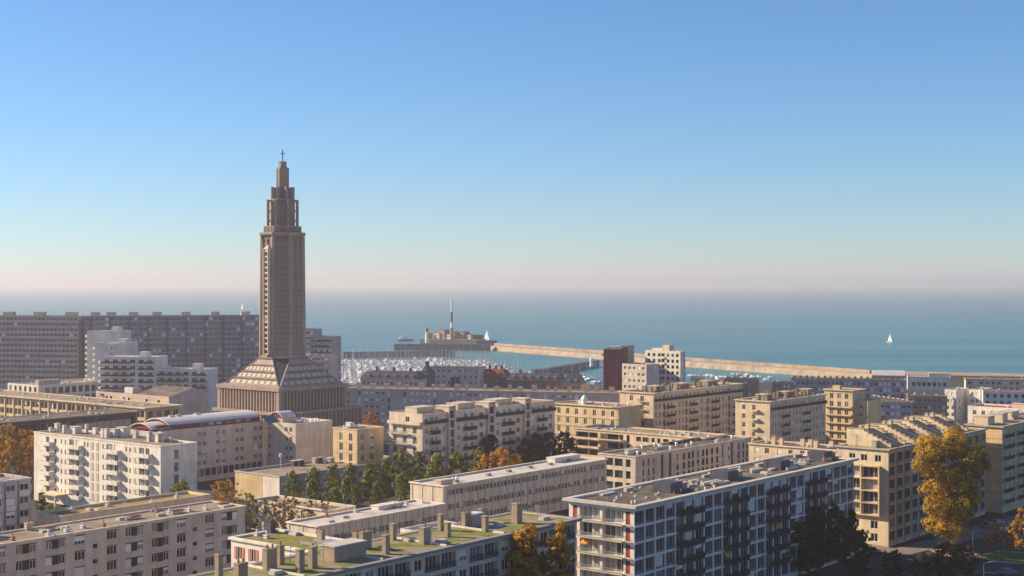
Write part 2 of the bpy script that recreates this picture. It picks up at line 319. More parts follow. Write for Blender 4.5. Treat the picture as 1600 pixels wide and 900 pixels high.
    def done(s):
        rq = random.Random(int(s.L*97))
        for _ in range(int(s.L*s.W/170) if s.near else 0): s.vent(rq.uniform(1.2, s.L-1.2), rq.uniform(1.2, s.W-1.2), 5, rq.uniform(0, 3))
        a = MB(); h = s.h; e = .35
        for side in 'FLRB':
            Lw = s.width(side); ops = s.ops[side]
            us = sorted({0.0, Lw} | {round(o[k], 3) for o in ops for k in (0, 1)}); zs = sorted({0.0, h} | {round(o[k], 3) for o in ops for k in (2, 3)})
            nu, nz = len(us)-1, len(zs)-1
            dep = [[0.0]*nz for _ in range(nu)]
            iu = {x: i for i, x in enumerate(us)}; iz = {x: i for i, x in enumerate(zs)}
            for o in ops:
                for i in range(iu[round(o[0], 3)], iu[round(o[1], 3)]):
                    for j in range(iz[round(o[2], 3)], iz[round(o[3], 3)]): dep[i][j] = max(dep[i][j], o[4])
            P = lambda u, d, z: s.pt(side, u, d, z)
            for i in range(nu):
                j = 0
                while j < nz:
                    k = j
                    while k+1 < nz and dep[i][k+1] == dep[i][j]: k += 1
                    d = dep[i][j]; a.quad(P(us[i], d, zs[j]), P(us[i+1], d, zs[j]), P(us[i+1], d, zs[k+1]), P(us[i], d, zs[k+1])); j = k+1
                for j in range(nz-1):
                    if dep[i][j] != dep[i][j+1]: a.quad(P(us[i], dep[i][j], zs[j+1]), P(us[i+1], dep[i][j], zs[j+1]), P(us[i+1], dep[i][j+1], zs[j+1]), P(us[i], dep[i][j+1], zs[j+1]))
            for i in range(nu-1):
                for j in range(nz):
                    if dep[i][j] != dep[i+1][j]: a.quad(P(us[i+1], dep[i][j], zs[j]), P(us[i+1], dep[i][j], zs[j+1]), P(us[i+1], dep[i+1][j], zs[j+1]), P(us[i+1], dep[i+1][j], zs[j]))
        L, W = s.L, s.W; zr = s.roofz()
        o4 = [(0, 0), (L, 0), (L, W), (0, W)]; i4 = [(e, e), (L-e, e), (L-e, W-e), (e, W-e)]
        for k in range(4):
            q = (k+1) % 4
            a.quad((*o4[k], h), (*o4[q], h), (*i4[q], h), (*i4[k], h)); a.quad((*i4[k], h), (*i4[q], h), (*i4[q], zr-.05), (*i4[k], zr-.05))
        a.build('wall', M[s.wall], s.root)
        r = MB(); r.quad((e, e, zr), (L-e, e, zr), (L-e, W-e, zr), (e, W-e, zr)); r.build('roof', M[s.roofm], s.root)
        if s.cor:
            pr, ht, mt = s.cor; c = MB(); t = h+.02
            for (x0, x1, y0, y1) in ((-pr, L+pr, -pr, .3), (-pr, L+pr, W-.3, W+pr), (-pr, .3, .3, W-.3), (L-.3, L+pr, .3, W-.3)): c.box(x0, x1, y0, y1, t-ht, t)
            c.build('cornice', M[mt], s.root)
        return s
def even(n, w_, L, m0=0.0, m1=None):
    m1 = m0 if m1 is None else m1; p = (L-m0-m1)/n; return [m0+p*(i+.5)-w_/2 for i in range(n)]
AR, AL, BF = 51.0, -39.0, -14.0               # street grid: receding right, coming nearer to the right, the frontal far grid
def fu(b, u):                                  # distance along a front wall at photo column u
    k = (u-800)/F; d = Vector((math.cos(b.ang), math.sin(b.ang))); return (k*b.o.y-b.o.x)/(d.x-k*d.y)
def loc(b, u, v):                              # roof position (local metres) seen at a photo point
    p = ground(u, v, b.z-b.par)-b.o; c, s_ = math.cos(b.ang), math.sin(b.ang); return (p.x*c+p.y*s_, -p.x*s_+p.y*c)
# ================================================================== SETTING
def sheet(name, pts, z0, z1, mt):
    a = MB(); a.prism(pts, z0, z1); o = a.build(name, M[mt]); return tag(o, kind='structure')
sheet('ground', [(-1500, -400), (900, -400), (900, 800), (600, 860), (330, 917), (247, 945), (225, 905), (60, 872), (-118, 868), (-135, 1010), (-1500, 1050)], -6, 0, 'asphalt')
wm = bpy.data.materials.new('sea_water'); wm.use_nodes = True
def water():
    n = wm.node_tree.nodes; l = wm.node_tree.links; b = n['Principled BSDF']
    b.inputs['Roughness'].default_value = .32; b.inputs['IOR'].default_value = 1.33; b.inputs['Specular IOR Level'].default_value = .18
    tc = n.new('ShaderNodeTexCoord')
    mp = n.new('ShaderNodeMapping'); mp.inputs['Scale'].default_value = (.0009, .0075, 1); l.new(tc.outputs['Object'], mp.inputs[0])
    nz = n.new('ShaderNodeTexNoise'); nz.inputs['Scale'].default_value = 1; nz.inputs['Detail'].default_value = 9; nz.inputs['Roughness'].default_value = .7; l.new(mp.outputs[0], nz.inputs[0])
    rp = n.new('ShaderNodeValToRGB'); rp.color_ramp.elements[0].position = .38; rp.color_ramp.elements[1].position = .64
    rp.color_ramp.elements[0].color = (.010, .135, .175, 1); rp.color_ramp.elements[1].color = (.045, .205, .235, 1)
    l.new(nz.outputs['Fac'], rp.inputs[0]); l.new(rp.outputs[0], b.inputs['Base Color'])
    n2 = n.new('ShaderNodeTexNoise'); n2.inputs['Scale'].default_value = .12; n2.inputs['Detail'].default_value = 5; l.new(tc.outputs['Object'], n2.inputs[0])
    bp = n.new('ShaderNodeBump'); bp.inputs['Strength'].default_value = .6; bp.inputs['Distance'].default_value = .8
    l.new(n2.outputs['Fac'], bp.inputs['Height']); l.new(bp.outputs[0], b.inputs['Normal'])
water()
a = MB(); a.quad((-26000, -500, -3), (26000, -500, -3), (26000, 27000, -3), (-26000, 27000, -3)); tag(a.build('sea', wm), kind='structure')

# ================================================================== CHURCH
def church():
    Z = {}
    r = empty('church', (-85.6, 530.8, -6.2), R(AL)); r.scale = (1.1, 1.1, 1.1); tag(r, 'tall brown concrete church with octagonal lantern tower and stepped base', 'church')
    hb = 15.2
    # lower body and podium
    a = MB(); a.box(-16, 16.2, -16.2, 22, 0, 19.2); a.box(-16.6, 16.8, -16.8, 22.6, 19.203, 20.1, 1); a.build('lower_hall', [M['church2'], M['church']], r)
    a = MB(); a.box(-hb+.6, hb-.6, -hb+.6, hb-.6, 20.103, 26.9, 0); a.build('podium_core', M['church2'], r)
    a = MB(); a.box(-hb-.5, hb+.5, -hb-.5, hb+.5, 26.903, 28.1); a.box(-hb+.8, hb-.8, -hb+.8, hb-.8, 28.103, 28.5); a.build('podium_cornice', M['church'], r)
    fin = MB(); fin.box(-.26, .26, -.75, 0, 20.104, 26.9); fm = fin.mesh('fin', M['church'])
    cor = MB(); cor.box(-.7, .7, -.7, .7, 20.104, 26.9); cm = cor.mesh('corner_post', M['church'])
    for q in range(4):
        rz = q*math.pi/2; c, s_ = math.cos(rz), math.sin(rz)
        link('corner_post', cm, r, (c*(hb-.5)-s_*-(hb-.5), s_*(hb-.5)+c*-(hb-.5), 0), rz)
        n = 19
        for k in range(n):
            x = -hb+1.9+(2*hb-3.8)*k/(n-1); y = -hb+.598; link('fin', fm, r, (c*x-s_*y, s_*x+c*y, 0), rz)
        lf = cached('lowfin', lambda: (lambda z: (z.box(-.3, .3, -.4, 0, 0.01, 19.0), z.mesh('fin', M['church']))[1])(MB()))
        if q < 2:
            for k in range(22):
                x = -15+(30 if q == 0 else 36)*k/21; y = (-16.203 if q == 0 else -16.203); link('fin', lf, r, (c*x-s_*y, s_*x+c*y, 0), rz)
    # stepped slopes between podium and tower
    ap = 7.35; side = ap*math.tan(math.pi/8); zt, zb = 37.2, 28.5; n = 4
    for q in range(4):
        rz = q*math.pi/2; a = MB(); pts = []
        def lev(t): return (12.9+(side-12.9)*t, 13.4+(ap-13.4)*t)   # half width, distance from axis
        for k in range(n):
            t0, t1 = k/n, (k+1)/n; w0, d0 = lev(t0); w1, d1 = lev(t1); z0 = zb+(zt-zb)*t0; z1 = zb+(zt-zb)*t1; zr = z1-.45
            wr, dr = w0+(w1-w0)*.8, d0+(d1-d0)*.8
            a.quad((-w0, -d0, z0), (w0, -d0, z0), (wr, -dr, zr), (-wr, -dr, zr))           # riser
            a.quad((-wr-.1, -dr-.35, zr), (wr+.1, -dr-.35, zr), (wr+.1, -dr-.35, zr+.3), (-wr-.1, -dr-.35, zr+.3), 1)
            a.quad((-wr-.1, -dr-.35, zr), (wr+.1, -dr-.35, zr), (wr, -dr, zr), (-wr, -dr, zr), 1)
            a.quad((-wr-.1, -dr-.35, zr+.3), (wr+.1, -dr-.35, zr+.3), (w1, -d1, z1), (-w1, -d1, z1), 1)
            m = 8 if k < 3 else 4; pw = 2*w0/(m+.6)*.62; ph = (zr-z0)*.74
            if k < 3:
                me = cached(('claus', k), lambda: (lambda z: (z.box(-pw/2, pw/2, -.12, .1, 0, ph), z.mesh('panel', M['cream'] if False else M['pshut']))[1])(MB()))
                for i in range(m):
                    x = -w0+2*w0*(i+.5)/m; y = -d0+.14; c, s_ = math.cos(rz), math.sin(rz)
                    x *= .93; link('panel', me, r, (c*x-s_*y, s_*x+c*y, z0+.2), rz).rotation_euler = (-math.atan2((d0-d1)*.8, zr-z0), 0, rz)
        a.build('stepped_slope', [M['church'], M['church2']], r, (0, 0, 0), rz)
        # corner pendentive with rib edges; shade put into its dark glassy colour
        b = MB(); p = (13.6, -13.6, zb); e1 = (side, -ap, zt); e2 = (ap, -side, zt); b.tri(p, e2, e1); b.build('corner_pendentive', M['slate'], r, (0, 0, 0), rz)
        b = MB(); b.tube((13.2, -13.7, zb), e1, .32, .28, 4); b.tube((13.7, -13.2, zb), e2, .32, .28, 4); b.build('rib', M['church'], r, (0, 0, 0), rz)
    # shaft
    z0, z1 = 36.9, 78.0
    def octo(a_, rot=0): return [(a_/math.cos(math.pi/8)*math.cos(rot+math.pi/8+k*math.pi/4), a_/math.cos(math.pi/8)*math.sin(rot+math.pi/8+k*math.pi/4)) for k in range(8)]
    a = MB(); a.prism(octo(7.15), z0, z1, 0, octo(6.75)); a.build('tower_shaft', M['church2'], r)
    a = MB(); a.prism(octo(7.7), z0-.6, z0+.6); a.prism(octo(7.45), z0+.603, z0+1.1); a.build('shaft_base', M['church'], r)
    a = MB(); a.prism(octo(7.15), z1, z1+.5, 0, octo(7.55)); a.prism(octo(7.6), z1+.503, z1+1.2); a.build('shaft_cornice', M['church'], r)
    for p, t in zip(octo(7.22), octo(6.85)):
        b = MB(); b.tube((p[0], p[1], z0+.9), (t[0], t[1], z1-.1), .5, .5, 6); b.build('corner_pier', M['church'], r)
    rows = 21; rh = (z1-z0-3.0)/rows
    pm = MB(); pm.box(-.72, .72, -.10, .05, 0, rh*.66); pm.box(-.9, .9, -.17, -.101, -.18, -.02); pm.box(-.06, .06, -.16, -.101, 0, rh*.66); pmesh = pm.mesh('panel', M['churchp'])
    vm = MB(); vm.box(-.16, .16, -.3, .05, 0, z1-z0-2.2); vmesh = vm.mesh('mullion', M['church'])
    for q in range(8):
        rz = q*math.pi/4; c, s_ = math.cos(rz), math.sin(rz)
        if q in (0, 1, 2, 7):       # faces turned to the viewer
            for x in (-1.2, 1.2):
                for k in range(rows):
                    y = -(7.12-.4*(k/rows)); link('panel', pmesh, r, (c*x-s_*y, s_*x+c*y, z0+1.6+k*rh), rz)
        for x in (-2.25, 0, 2.25):
            y = -6.92; link('mullion', vmesh, r, (c*x-s_*y, s_*x+c*y, z0+1.2), rz)
    # projecting stair window strip on the sunny face
    a = MB(); a.box(-.1, 2.1, -8.3, -7.0, z0+1.2, z1-4.5); a.prism([(-.3, -8.5), (2.3, -8.5), (2.3, -7.0), (-.3, -7.0)], z1-4.497, z1-3.0, 0, [(.9, -7.4), (1.1, -7.4), (1.1, -7.0), (.9, -7.0)])
    for x in (-.25, 2.0): a.box(x, x+.25, -8.55, -7.0, z0+1.2, z1-4.5)
    st = a.build('stair_strip', M['pale'], r)
    pm = MB(); pm.box(.35, 1.65, -8.36, -8.303, 0, rh*.62); me = pm.mesh('pane', PANE)
    for k in range(19): link('pane', me, st, (0, 0, z0+1.8+k*rh))
    # balustrade
    zb2 = z1+1.2
    a = MB(); a.prism(octo(6.2), zb2+.003, zb2+.35); a.build('balustrade_base', M['church2'], r)
    for k in range(8):
        o8 = octo(6.0); p, t = Vector(o8[k]), Vector(o8[(k+1) % 8]); b = MB()
        b.tube((*p, zb2+2.0), (*t, zb2+2.0), .22, .22, 4)
        for i in range(6): q = p.lerp(t, i/6); b.box(q.x-.17, q.x+.17, q.y-.17, q.y+.17, zb2+.353, zb2+1.9)
        b.build('balustrade', M['church'], r)
    # lantern
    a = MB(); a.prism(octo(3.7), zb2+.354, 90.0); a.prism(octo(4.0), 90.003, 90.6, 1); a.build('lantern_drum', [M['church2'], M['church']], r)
    for q in range(8):
        rz = q*math.pi/4; c, s_ = math.cos(rz), math.sin(rz); b = MB()
        for i in range(3): b.box(-1.0+i*.8, -.6+i*.8, -3.95, -3.703, zb2+.8, 89.6)
        for k in range(6): b.box(-1.3, 1.3, -3.85, -3.704, zb2+1.3+k*1.45, zb2+1.6+k*1.45)
        b.build('lantern_grille', M['brown'], r, (0, 0, 0), rz)
        # open buttress frame standing off each corner
        b = MB(); rr = rz+math.pi/8
        b.box(5.0, 5.65, -.28, .28, zb2+.354, 90.3); b.box(3.9, 5.0, -.22, .22, 89.7, 90.3); b.box(3.6, 5.0, -.2, .2, 83.0, 83.4); b.box(3.6, 5.0, -.2, .2, 86.3, 86.7); b.box(3.9, 4.3, -.28, .28, zb2+.354, 89.7)
        b.build('buttress_frame', M['church'], r, (0, 0, 0), rr)
    a = MB(); a.prism(octo(2.9), 90.6, 94.4); a.build('upper_drum', M['church2'], r)
    for q in range(8):
        b = MB(); b.box(2.95, 4.15, -.35, .35, 90.6, 94.6); b.build('fin', M['church'], r, (0, 0, 0), q*math.pi/4+math.pi/8)
    a = MB(); a.prism(octo(1.95), 94.4, 100.5); a.prism(octo(2.15), 100.503, 101.1); a.prism(octo(1.6), 101.103, 101.5); a.prism(octo(1.3), 101.503, 103.2); a.prism(octo(1.45), 103.203, 103.6, 0, octo(.4)); a.build('spire', M['church'], r)
    for q in range(8):
        b = MB(); b.box(1.85, 2.2, -.2, .2, 94.6, 100.2); b.build('spire_rib', M['brown'], r, (0, 0, 0), q*math.pi/4+math.pi/8)
    b = MB(); b.box(-.16, .16, -.16, .16, 103.6, 107.4); b.box(-.75, .75, -.13, .13, 105.9, 106.2); b.build('cross', M['church'], r, (0, 0, 0), R(39))
church()

# ================================================================== NEAR BUILDINGS
# --- striped block, lower right of centre
b = Bld('striped_apartment_building', 'long striped apartment block with red panels and dark balconies in the right foreground', (991, 790), 1334, AR, 22.4, None, 'white', u3=889, near=True, cornice=(.9, .5, 'capst'), roof='darkroof', parapet=.35)
nb = round(b.L/3.45); p = b.L/nb; TOP = 21.25
def bal_bay(i): return i >= 4 and (i-4) % 5 < 3
for k in range(7):
    zt = TOP-2.94*k; z0 = zt-2.46
    for i in range(nb):
        u = i*p+.21; wd = p-.42; b.ops['F'].append((u, u+wd, z0, zt, .35))
        b.win('F', u+.40, z0+.22, wd-.80, 2.24, n=2, fr='lframe', pn=PANEB, d=.32, hole=False, blind=.14)
        b.panel('F', u, z0, wd, .215, 'slate', name='sill', d=.26)
        for x in (u, u+wd-.40): b.panel('F', x, z0+.22, .40, 2.24, 'wine' if (i+k) % 7 != 3 or x > u else 'redpan', d=.28)
        if bal_bay(i) and not bal_bay(i-1) and k < 6 and i+3 <= nb:
            b.balc('F', i*p+.3, z0-.05, 2.6*p, .95, 'filled', ('rail', 'rail'))
            rp = random.Random(i*31+k)
            for q in range(rp.randint(2, 6)):
                x = i*p+.5+rp.random()*2.3*p; link('planter', cached(('plant', q % 3), lambda: crown_blob(q % 3)), b.root, (x, -.7, z0+.0))
        if (i*7+k*5) % 37 == 9:
            a = MB(); a.prism([(0, 0), (wd-1.1, 0), (wd-1.1, .04), (0, .04)], 0, .9, 0, [(0, .5), (wd-1.1, .5), (wd-1.1, .54), (0, .54)]); a.build('awning', M['awn'], b.root, (u+.55, -.45, zt-1.0))
    W = b.W
    for f0, f1 in ((.17, .48), (.52, .84)):
        b.ops['L'].append((f0*W, f1*W, z0, zt, 1.1)); n = 4; ww = (f1-f0)*W
        b.win('L', f0*W+.1, z0, ww*.48, 2.35, n=2, pn=PANEL_, d=1.05, hole=False); b.win('L', f0*W+.15+ww*.5, z0+.0, ww*.46, 2.35, n=2, pn=PANEL_, d=1.05, hole=False)
    for f0 in (.062, .872): b.panel('L', f0*W, z0, .95, 2.42, 'redpan', slats=6, name='shutter', hole=True)
    b.balc('L', .15*W, z0-.04, .71*W, .9, 'rail', ('cream', 'metal'), .9)
    if k == 2: a = MB(); a.quad((0, 0, .5), (1.5, 0, .5), (1.5, .9, 1.0), (0, .9, 1.0)); a.quad((0, 0, .3), (1.5, 0, .3), (1.5, 0, .5), (0, 0, .5)); b.put('awning', a.mesh('awning', M['awn']), 'L', .2*W, -.6, zt-1.3)
    b.band('F', z0-.45, .42, .10, 'white', name='floor_band')
for x in (.21, .45, .70, .93):
    b.rbox(x*b.L, 4.2, 4.2, 4.2, 1.9, 'slate', cap=None)
    b.rbox(x*b.L+5.2, 5.0, 2.0, 3.0, 1.2, 'brown', cap='capst')
rr = random.Random(5)
for i in range(34):
    x = rr.uniform(3, b.L-3); y = rr.uniform(2, b.W-2)
    if rr.random() < .66: b.rbox(x, y, rr.uniform(2, 5), rr.uniform(.5, .9), rr.uniform(.35, .7), 'capst', cap=None, name='roof_duct')
    else: b.vent(x, y, rr.choice((0, 1, 2, 4)), rr.choice((0, 1.57)))
for i in range(46): b.vent(rr.uniform(.03, .40)*b.L, rr.uniform(1.2, b.W-1.2), rr.choice((0, 1, 3, 4))).scale = (.42, .42, .5)
b.done()
# --- front roof with chimneys, centre foreground
b = Bld('chimney_roof_building', 'apartment block with mossy gravel roof full of square chimneys in the centre foreground', (900, 810), 330, AR, 22.0, 12.4, 'pale', near=True, cornice=(.75, .45, 'eave'), roof='moss', parapet=.12)
per = 10.2; n = int(b.L/per); off = b.L-n*per
for i in range(n):
    for k in range(7):
        z0 = 22-1.0-2.2-3.0*k; u = off+i*per
        if z0 < 0.3: continue
        b.win('F', u+.5, z0+.35, 1.7, 1.75, n=2, pn=PANE, blind=.2)
        for q in (2.75, 6.4):
            b.ops['F'].append((u+q, u+q+3.4, z0-.1, z0+2.2, .9)); b.win('F', u+q+.1, z0-.08, 3.2, 2.2, n=4, pn=PANEB, d=.85, hole=False)
            b.balc('F', u+q, z0-.1, 3.4, .12, 'rail', ('capst', 'rail'), .95)
for k in range(7): b.band('F', 22-.95-3.0*(k+1)+.35, .2, .14, 'capst', name='floor_band')
for (u, v, w_, d, h_, pt_) in ((574, 858, 1.9, .8, 2.5, 2), (606, 866, .9, .8, 2.7, 0), (668, 850, 1.7, 1.0, 2.4, 1), (617, 844, .8, .8, 2.4, 0), (691, 829, .8, .7, 2.5, 0), (425, 890, 1.9, .9, 2.8, 2), (441, 882, .9, .8, 2.6, 1), (472, 894, 1.0, .8, 3.0, 0), (492, 888, 1.0, .8, 2.9, 0), (812, 818, 1.4, 1.2, 3.2, 1), (761, 831, .8, .8, 2.4, 0), (702, 839, .8, .7, 2.1, 0), (731, 824, 1.4, .8, 2.3, 2), (757, 816, 1.4, .8, 2.2, 2), (380, 917, 1.6, 1.0, 3.0, 2), (345, 905, .8, .8, 3.2, 1)):
    x, y = loc(b, u, v); b.chim(x-w_/2, min(max(y, .5), b.W-1.4), w_, d, h_, pt_)
x, y = loc(b, 546, 874); b.rbox(x-3, min(y, 8), 6.4, 3.0, 2.1, 'chim', cap='capst')
x, y = loc(b, 745, 823); b.rbox(x-1, min(y, 9), 2.6, 1.8, 2.0, 'grey', cap='zinc')
for u in (478, 600, 700, 790): b.rbox(fu(b, u), .4, .3, b.W-.8, .28, 'white', cap=None, name='roof_kerb')
for u, v in ((590, 850), (720, 835), (505, 880), (840, 815), (655, 838)): x, y = loc(b, u, v); b.vent(x, min(max(y, 1), b.W-1.2), 5, u)
for u, v in ((432, 897), (600, 858), (545, 853), (640, 845), (525, 868), (780, 822), (850, 812), (690, 848)):
    x, y = loc(b, u, v); b.vent(x, min(max(y, 1), b.W-1.2), 1)
b.done()
b = Bld('green_roof_building', 'low wing with bright green sedum roof and rose shuttered windows beside the chimney roof', (361, 839), 0, AL, 20.5, 10.0, 'white', near=True, cornice=(.35, .4, 'white'), roof='green', parapet=.3, length=24.5)
for k in range(4):
    for u in even(7, 1.2, b.L, .4):
        b.win('F', u, 20.5-3.4-k*3.1, 1.2, 2.0, n=2, blind=.1)
        for x in (u-.62, u+1.24): b.panel('F', x, 20.5-3.4-k*3.1, .58, 2.0, 'rosep', slats=8, name='shutter')
    b.row('L', even(3, 1.2, b.W, .4), [20.5-3.4-k*3.1], 1.2, 2.0)
for u, v, kd in ((402, 837, 0), (417, 841, 0), (465, 835, 1), (480, 852, 2), (500, 848, 2)): x, y = loc(b, u, v); b.vent(min(max(x, 1), 23), min(max(y, 1), 9), kd)
x, y = loc(b, 412, 832); b.chim(x, 7.5, 1.6, 1.0, 2.0, 2, 'slate'); b.chim(15, 5, 1.1, .8, 2.2, 2); b.rbox(17.5, 3, 3.0, 2.4, 1.0, 'grey', cap='metal'); b.chim(21, 7, .9, .8, 2.2, 1)
b.done()
# --- pink block, lower left
b = Bld('pink_apartment_building', 'long pinkish rendered apartment block with brown shutters at the lower left', (383, 790), -70, AR, 17.0, 10.5, 'pink', near=True, cornice=(.25, .35, 'pale'), roof='gravel', parapet=.25)
per = 14.6; x = b.L-2.2
pat = [('d', 4.0), ('s', 2.2), ('k', 1.2), ('s', 2.2), ('d', 4.0)]
u = b.L-2.0; seq = []
while u > 1:
    for kd, wd in pat:
        u -= wd; seq.append((kd, u, wd)); u -= (1.9 if kd != 'k' else 1.6)
for k in range(5):
    z0 = 17-.9-1.5-2.85*k
    for kd, u, wd in seq:
        if u < .5: continue
        if kd == 'd':
            b.win('F', u, z0, 1.3, 1.5, n=2, blind=.3); b.panel('F', u+1.3, z0, wd-2.6, 1.5, 'shutter', slats=7, name='shutter', hole=True); b.win('F', u+wd-1.3, z0, 1.3, 1.5, n=2, blind=.3)
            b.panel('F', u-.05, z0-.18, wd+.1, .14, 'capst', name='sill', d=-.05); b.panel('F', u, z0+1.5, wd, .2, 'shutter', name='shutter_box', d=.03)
        elif kd == 's':
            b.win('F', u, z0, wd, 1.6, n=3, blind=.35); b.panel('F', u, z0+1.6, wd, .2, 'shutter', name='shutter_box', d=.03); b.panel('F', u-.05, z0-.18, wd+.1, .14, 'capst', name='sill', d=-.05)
        else: b.win('F', u, z0-1.2, wd, 1.0, n=1); b.panel('F', u-.05, z0-1.38, wd+.1, .14, 'capst', name='sill', d=-.05)
for i, (u, v) in enumerate(((20, 845), (70, 832), (76, 838), (100, 827), (104, 831), (130, 825), (162, 824), (190, 812), (205, 812), (245, 803), (250, 806), (265, 803), (272, 803), (296, 799), (322, 797), (345, 791), (352, 793), (240, 798))):
    x, y = loc(b, u, v); b.vent(min(max(x, 1), b.L-1), min(max(y, 1), b.W-1), (4, 1, 0, 1, 0, 0, 4, 1, 2)[i % 9])
for u, v in ((70, 830), (272, 803), (345, 792), (205, 812)): x, y = loc(b, u, v); b.rbox(x, min(max(y, 1), b.W-2.5), 2.2, 1.0, .5, 'white', cap='redroof', name='roof_light')
b.chim(fu(b, 22), b.W-1.6, 1.6, 1.0, 2.0, 2, 'pale'); b.chim(fu(b, 5), b.W-2.6, 1.8, 1.0, 2.2, 0, 'whitem'); b.chim(fu(b, 88), b.W-1.0, 1.3, .7, 1.2, 1, 'cream')
b.done()
b = Bld('annex_building', 'low ochre roofed annex behind the pink apartment block', (330, 772), 95, AR, 12.0, 9.0, 'cream', roof='ochroof', near=True, cat='building')
b.row('F', even(12, 1.3, b.L), [8.5, 5.5], 1.3, 1.4); b.scatter(6, (0, 1), 3); b.done()
# --- grey block at left edge
b = Bld('grey_apartment_building', 'small grey block with perforated screen and flat roof at the left edge', (48, 746), -60, AR, 19.0, 11.0, 'lilac', near=True, cornice=(.15, .3, 'zinc'), roof='gravel')
for k in range(6):
    z0 = 19-3.1-2.95*k
    for i, u in enumerate((b.L-2.7, b.L-6.0, b.L-9.3)):
        b.win('F', u, z0+.5, 2.2, 1.45, n=2, pn=PANE if i != 1 else PANEB, blind=.3); b.panel('F', u, z0-.75, 2.2, 1.15, 'greyroof' if (i+k) % 2 else 'white', name='apron_panel')
    b.band('F', z0-1.0, .16, .1, 'brown', name='floor_band')
for x in (b.L-3.2, b.L-6.4): b.pier('F', x, .16, 0, 18.4, .14, 'slate')
sc = MB(); xw = 3.4
for k in range(22):
    sc.box(0, xw, -.12, 0, k*.75, k*.75+.3)
    for j in range(6): sc.box(j*.62, j*.62+.3, -.12, 0, k*.75+.3, k*.75+.75)
b.put('perforated_screen', sc.mesh('perforated_screen', M['pink']), 'F', b.L-13.4, -.02, .3)
b.scatter(4, (0, 1), 9); b.vent(b.L-6, 3, 1); b.done()
# --- white block with balconies
b = Bld('white_balcony_building', 'bright white apartment block with stacked corner balconies on the left', (251, 697), 53, AL, 19.6, None, 'white', u3=308, near=True, roof='gravel', parapet=.5, cornice=(.12, .35, 'white'))
g = lambda u: fu(b, u)
dz = 2.78
for k in range(6):
    z0 = 19.6-1.0-1.95-dz*k
    for u in (295/5, 0): pass
    b.win('F', g(72), z0, 1.6, 1.95, n=2); b.win('F', g(85), z0, 1.0, 1.6, n=1)
    b.balc('F', g(66), z0-.35, g(83)-g(66), 1.3, 'solid', ('white', 'white'), .95)
    for c0, pair in ((95, 101), (160, 166)):
        b.win('F', g(c0), z0+.3, .65, 1.35, n=1); b.win('F', g(pair), z0+.3, .65, 1.35, n=1)
    for c0 in (107, 167, 216):
        b.win('F', g(c0+1), z0, 2.2, 1.95, n=3, pn=PANEL_); b.win('F', g(c0+11.5), z0, 1.6, 1.95, n=2, pn=PANE, blind=.3)
        b.balc('F', g(c0-3), z0-.35, g(c0+22)-g(c0-3), 1.35, 'solid', ('white', 'white'), .95)
    for c0 in (131, 136, 196, 202): b.win('F', g(c0), z0+.3, .65, 1.35, n=1)
    for c0 in (142, 150, 208): b.panel('F', g(c0), z0-.3, 1.15, 2.2, 'pshut', slats=5, name='shutter', d=0)
for k in range(3): b.win('R', b.W*.36, 19.6-3.9-3.3*k, 1.6, 2.6, n=1, pn=PANEB, d=.12)
for (u, v, w_, d, h_) in ((85, 675, 1.2, 1.2, 2.4), (97, 677, .9, .9, 2.2), (107, 677, 3.2, 2.4, 1.8), (132, 676, .8, .8, 2.2), (144, 678, 1.6, 1.2, 1.6), (157, 683, 1.0, 1.0, 2.2), (163, 684, 1.0, 1.2, 2.4), (172, 683, 2.2, 2.0, 2.2), (190, 682, 3.0, 2.4, 2.6), (210, 684, 1.4, 1.2, 2.0), (229, 690, 1.0, 1.0, 2.6), (236, 690, 3.0, 2.2, 2.2), (255, 688, 1.0, 1.0, 2.4), (263, 687, 1.0, 1.0, 2.4), (58, 673, .9, .8, 1.2), (251, 691, .7, .7, 1.6), (264, 691, .7, .7, 1.2)):
    x, y = loc(b, u, v); x = min(max(x, .5), b.L-w_-.5); y = min(max(y, .6), b.W-d-.6)
    if w_ > 1.9: b.rbox(x, y, w_, d, h_, 'white')
    else: b.chim(x, y, w_, d, h_, 1, 'white')
a = MB(); a.box(0, 9, -5, -.01, 0, .3); a.box(.2, .6, -4.8, -4.4, -3, 0); a.box(8.2, 8.6, -4.8, -4.4, -3, 0); a.build('entrance_canopy', M['cream'], b.root, (g(82), 0, 3.2))
b.done()
# --- curved roof building
b = Bld('curved_roof_building', 'pinkish building with pale barrel vault roof and dark red attic behind the white block', (412, 658), 240, AR, 17.0, 15.0, 'pink', near=True, roof='darkroof', cat='building', parapet=.3)
for k in range(4):
    z0 = 17-2.9-3.0*k
    for u in (309, 317, 338, 347, 368, 376, 397, 405): b.win('F', fu(b, u), z0, 1.35, 1.5, n=2, pn=PANEB, blind=.1)
for u in even(18, 1.9, b.L, .5): b.win('F', u, 1.6, 1.9, 2.4, n=2, fr='dframe', pn=PANE)
at = MB(); at.box(2, b.L-.5, 1.2, 12.5, 0, 1.9); atp = at.build('attic', M['maroon'], b.root, (0, 0, b.roofz()+.003))
wm2 = cached('attw', lambda: (lambda z: (z.box(0, 2.0, -.05, .02, 0, .8), z.mesh('pane', PANEL_))[1])(MB()))
for u in (316, 330, 342, 357, 372, 388): link('pane', wm2, atp, (fu(b, u), 1.2, .6))
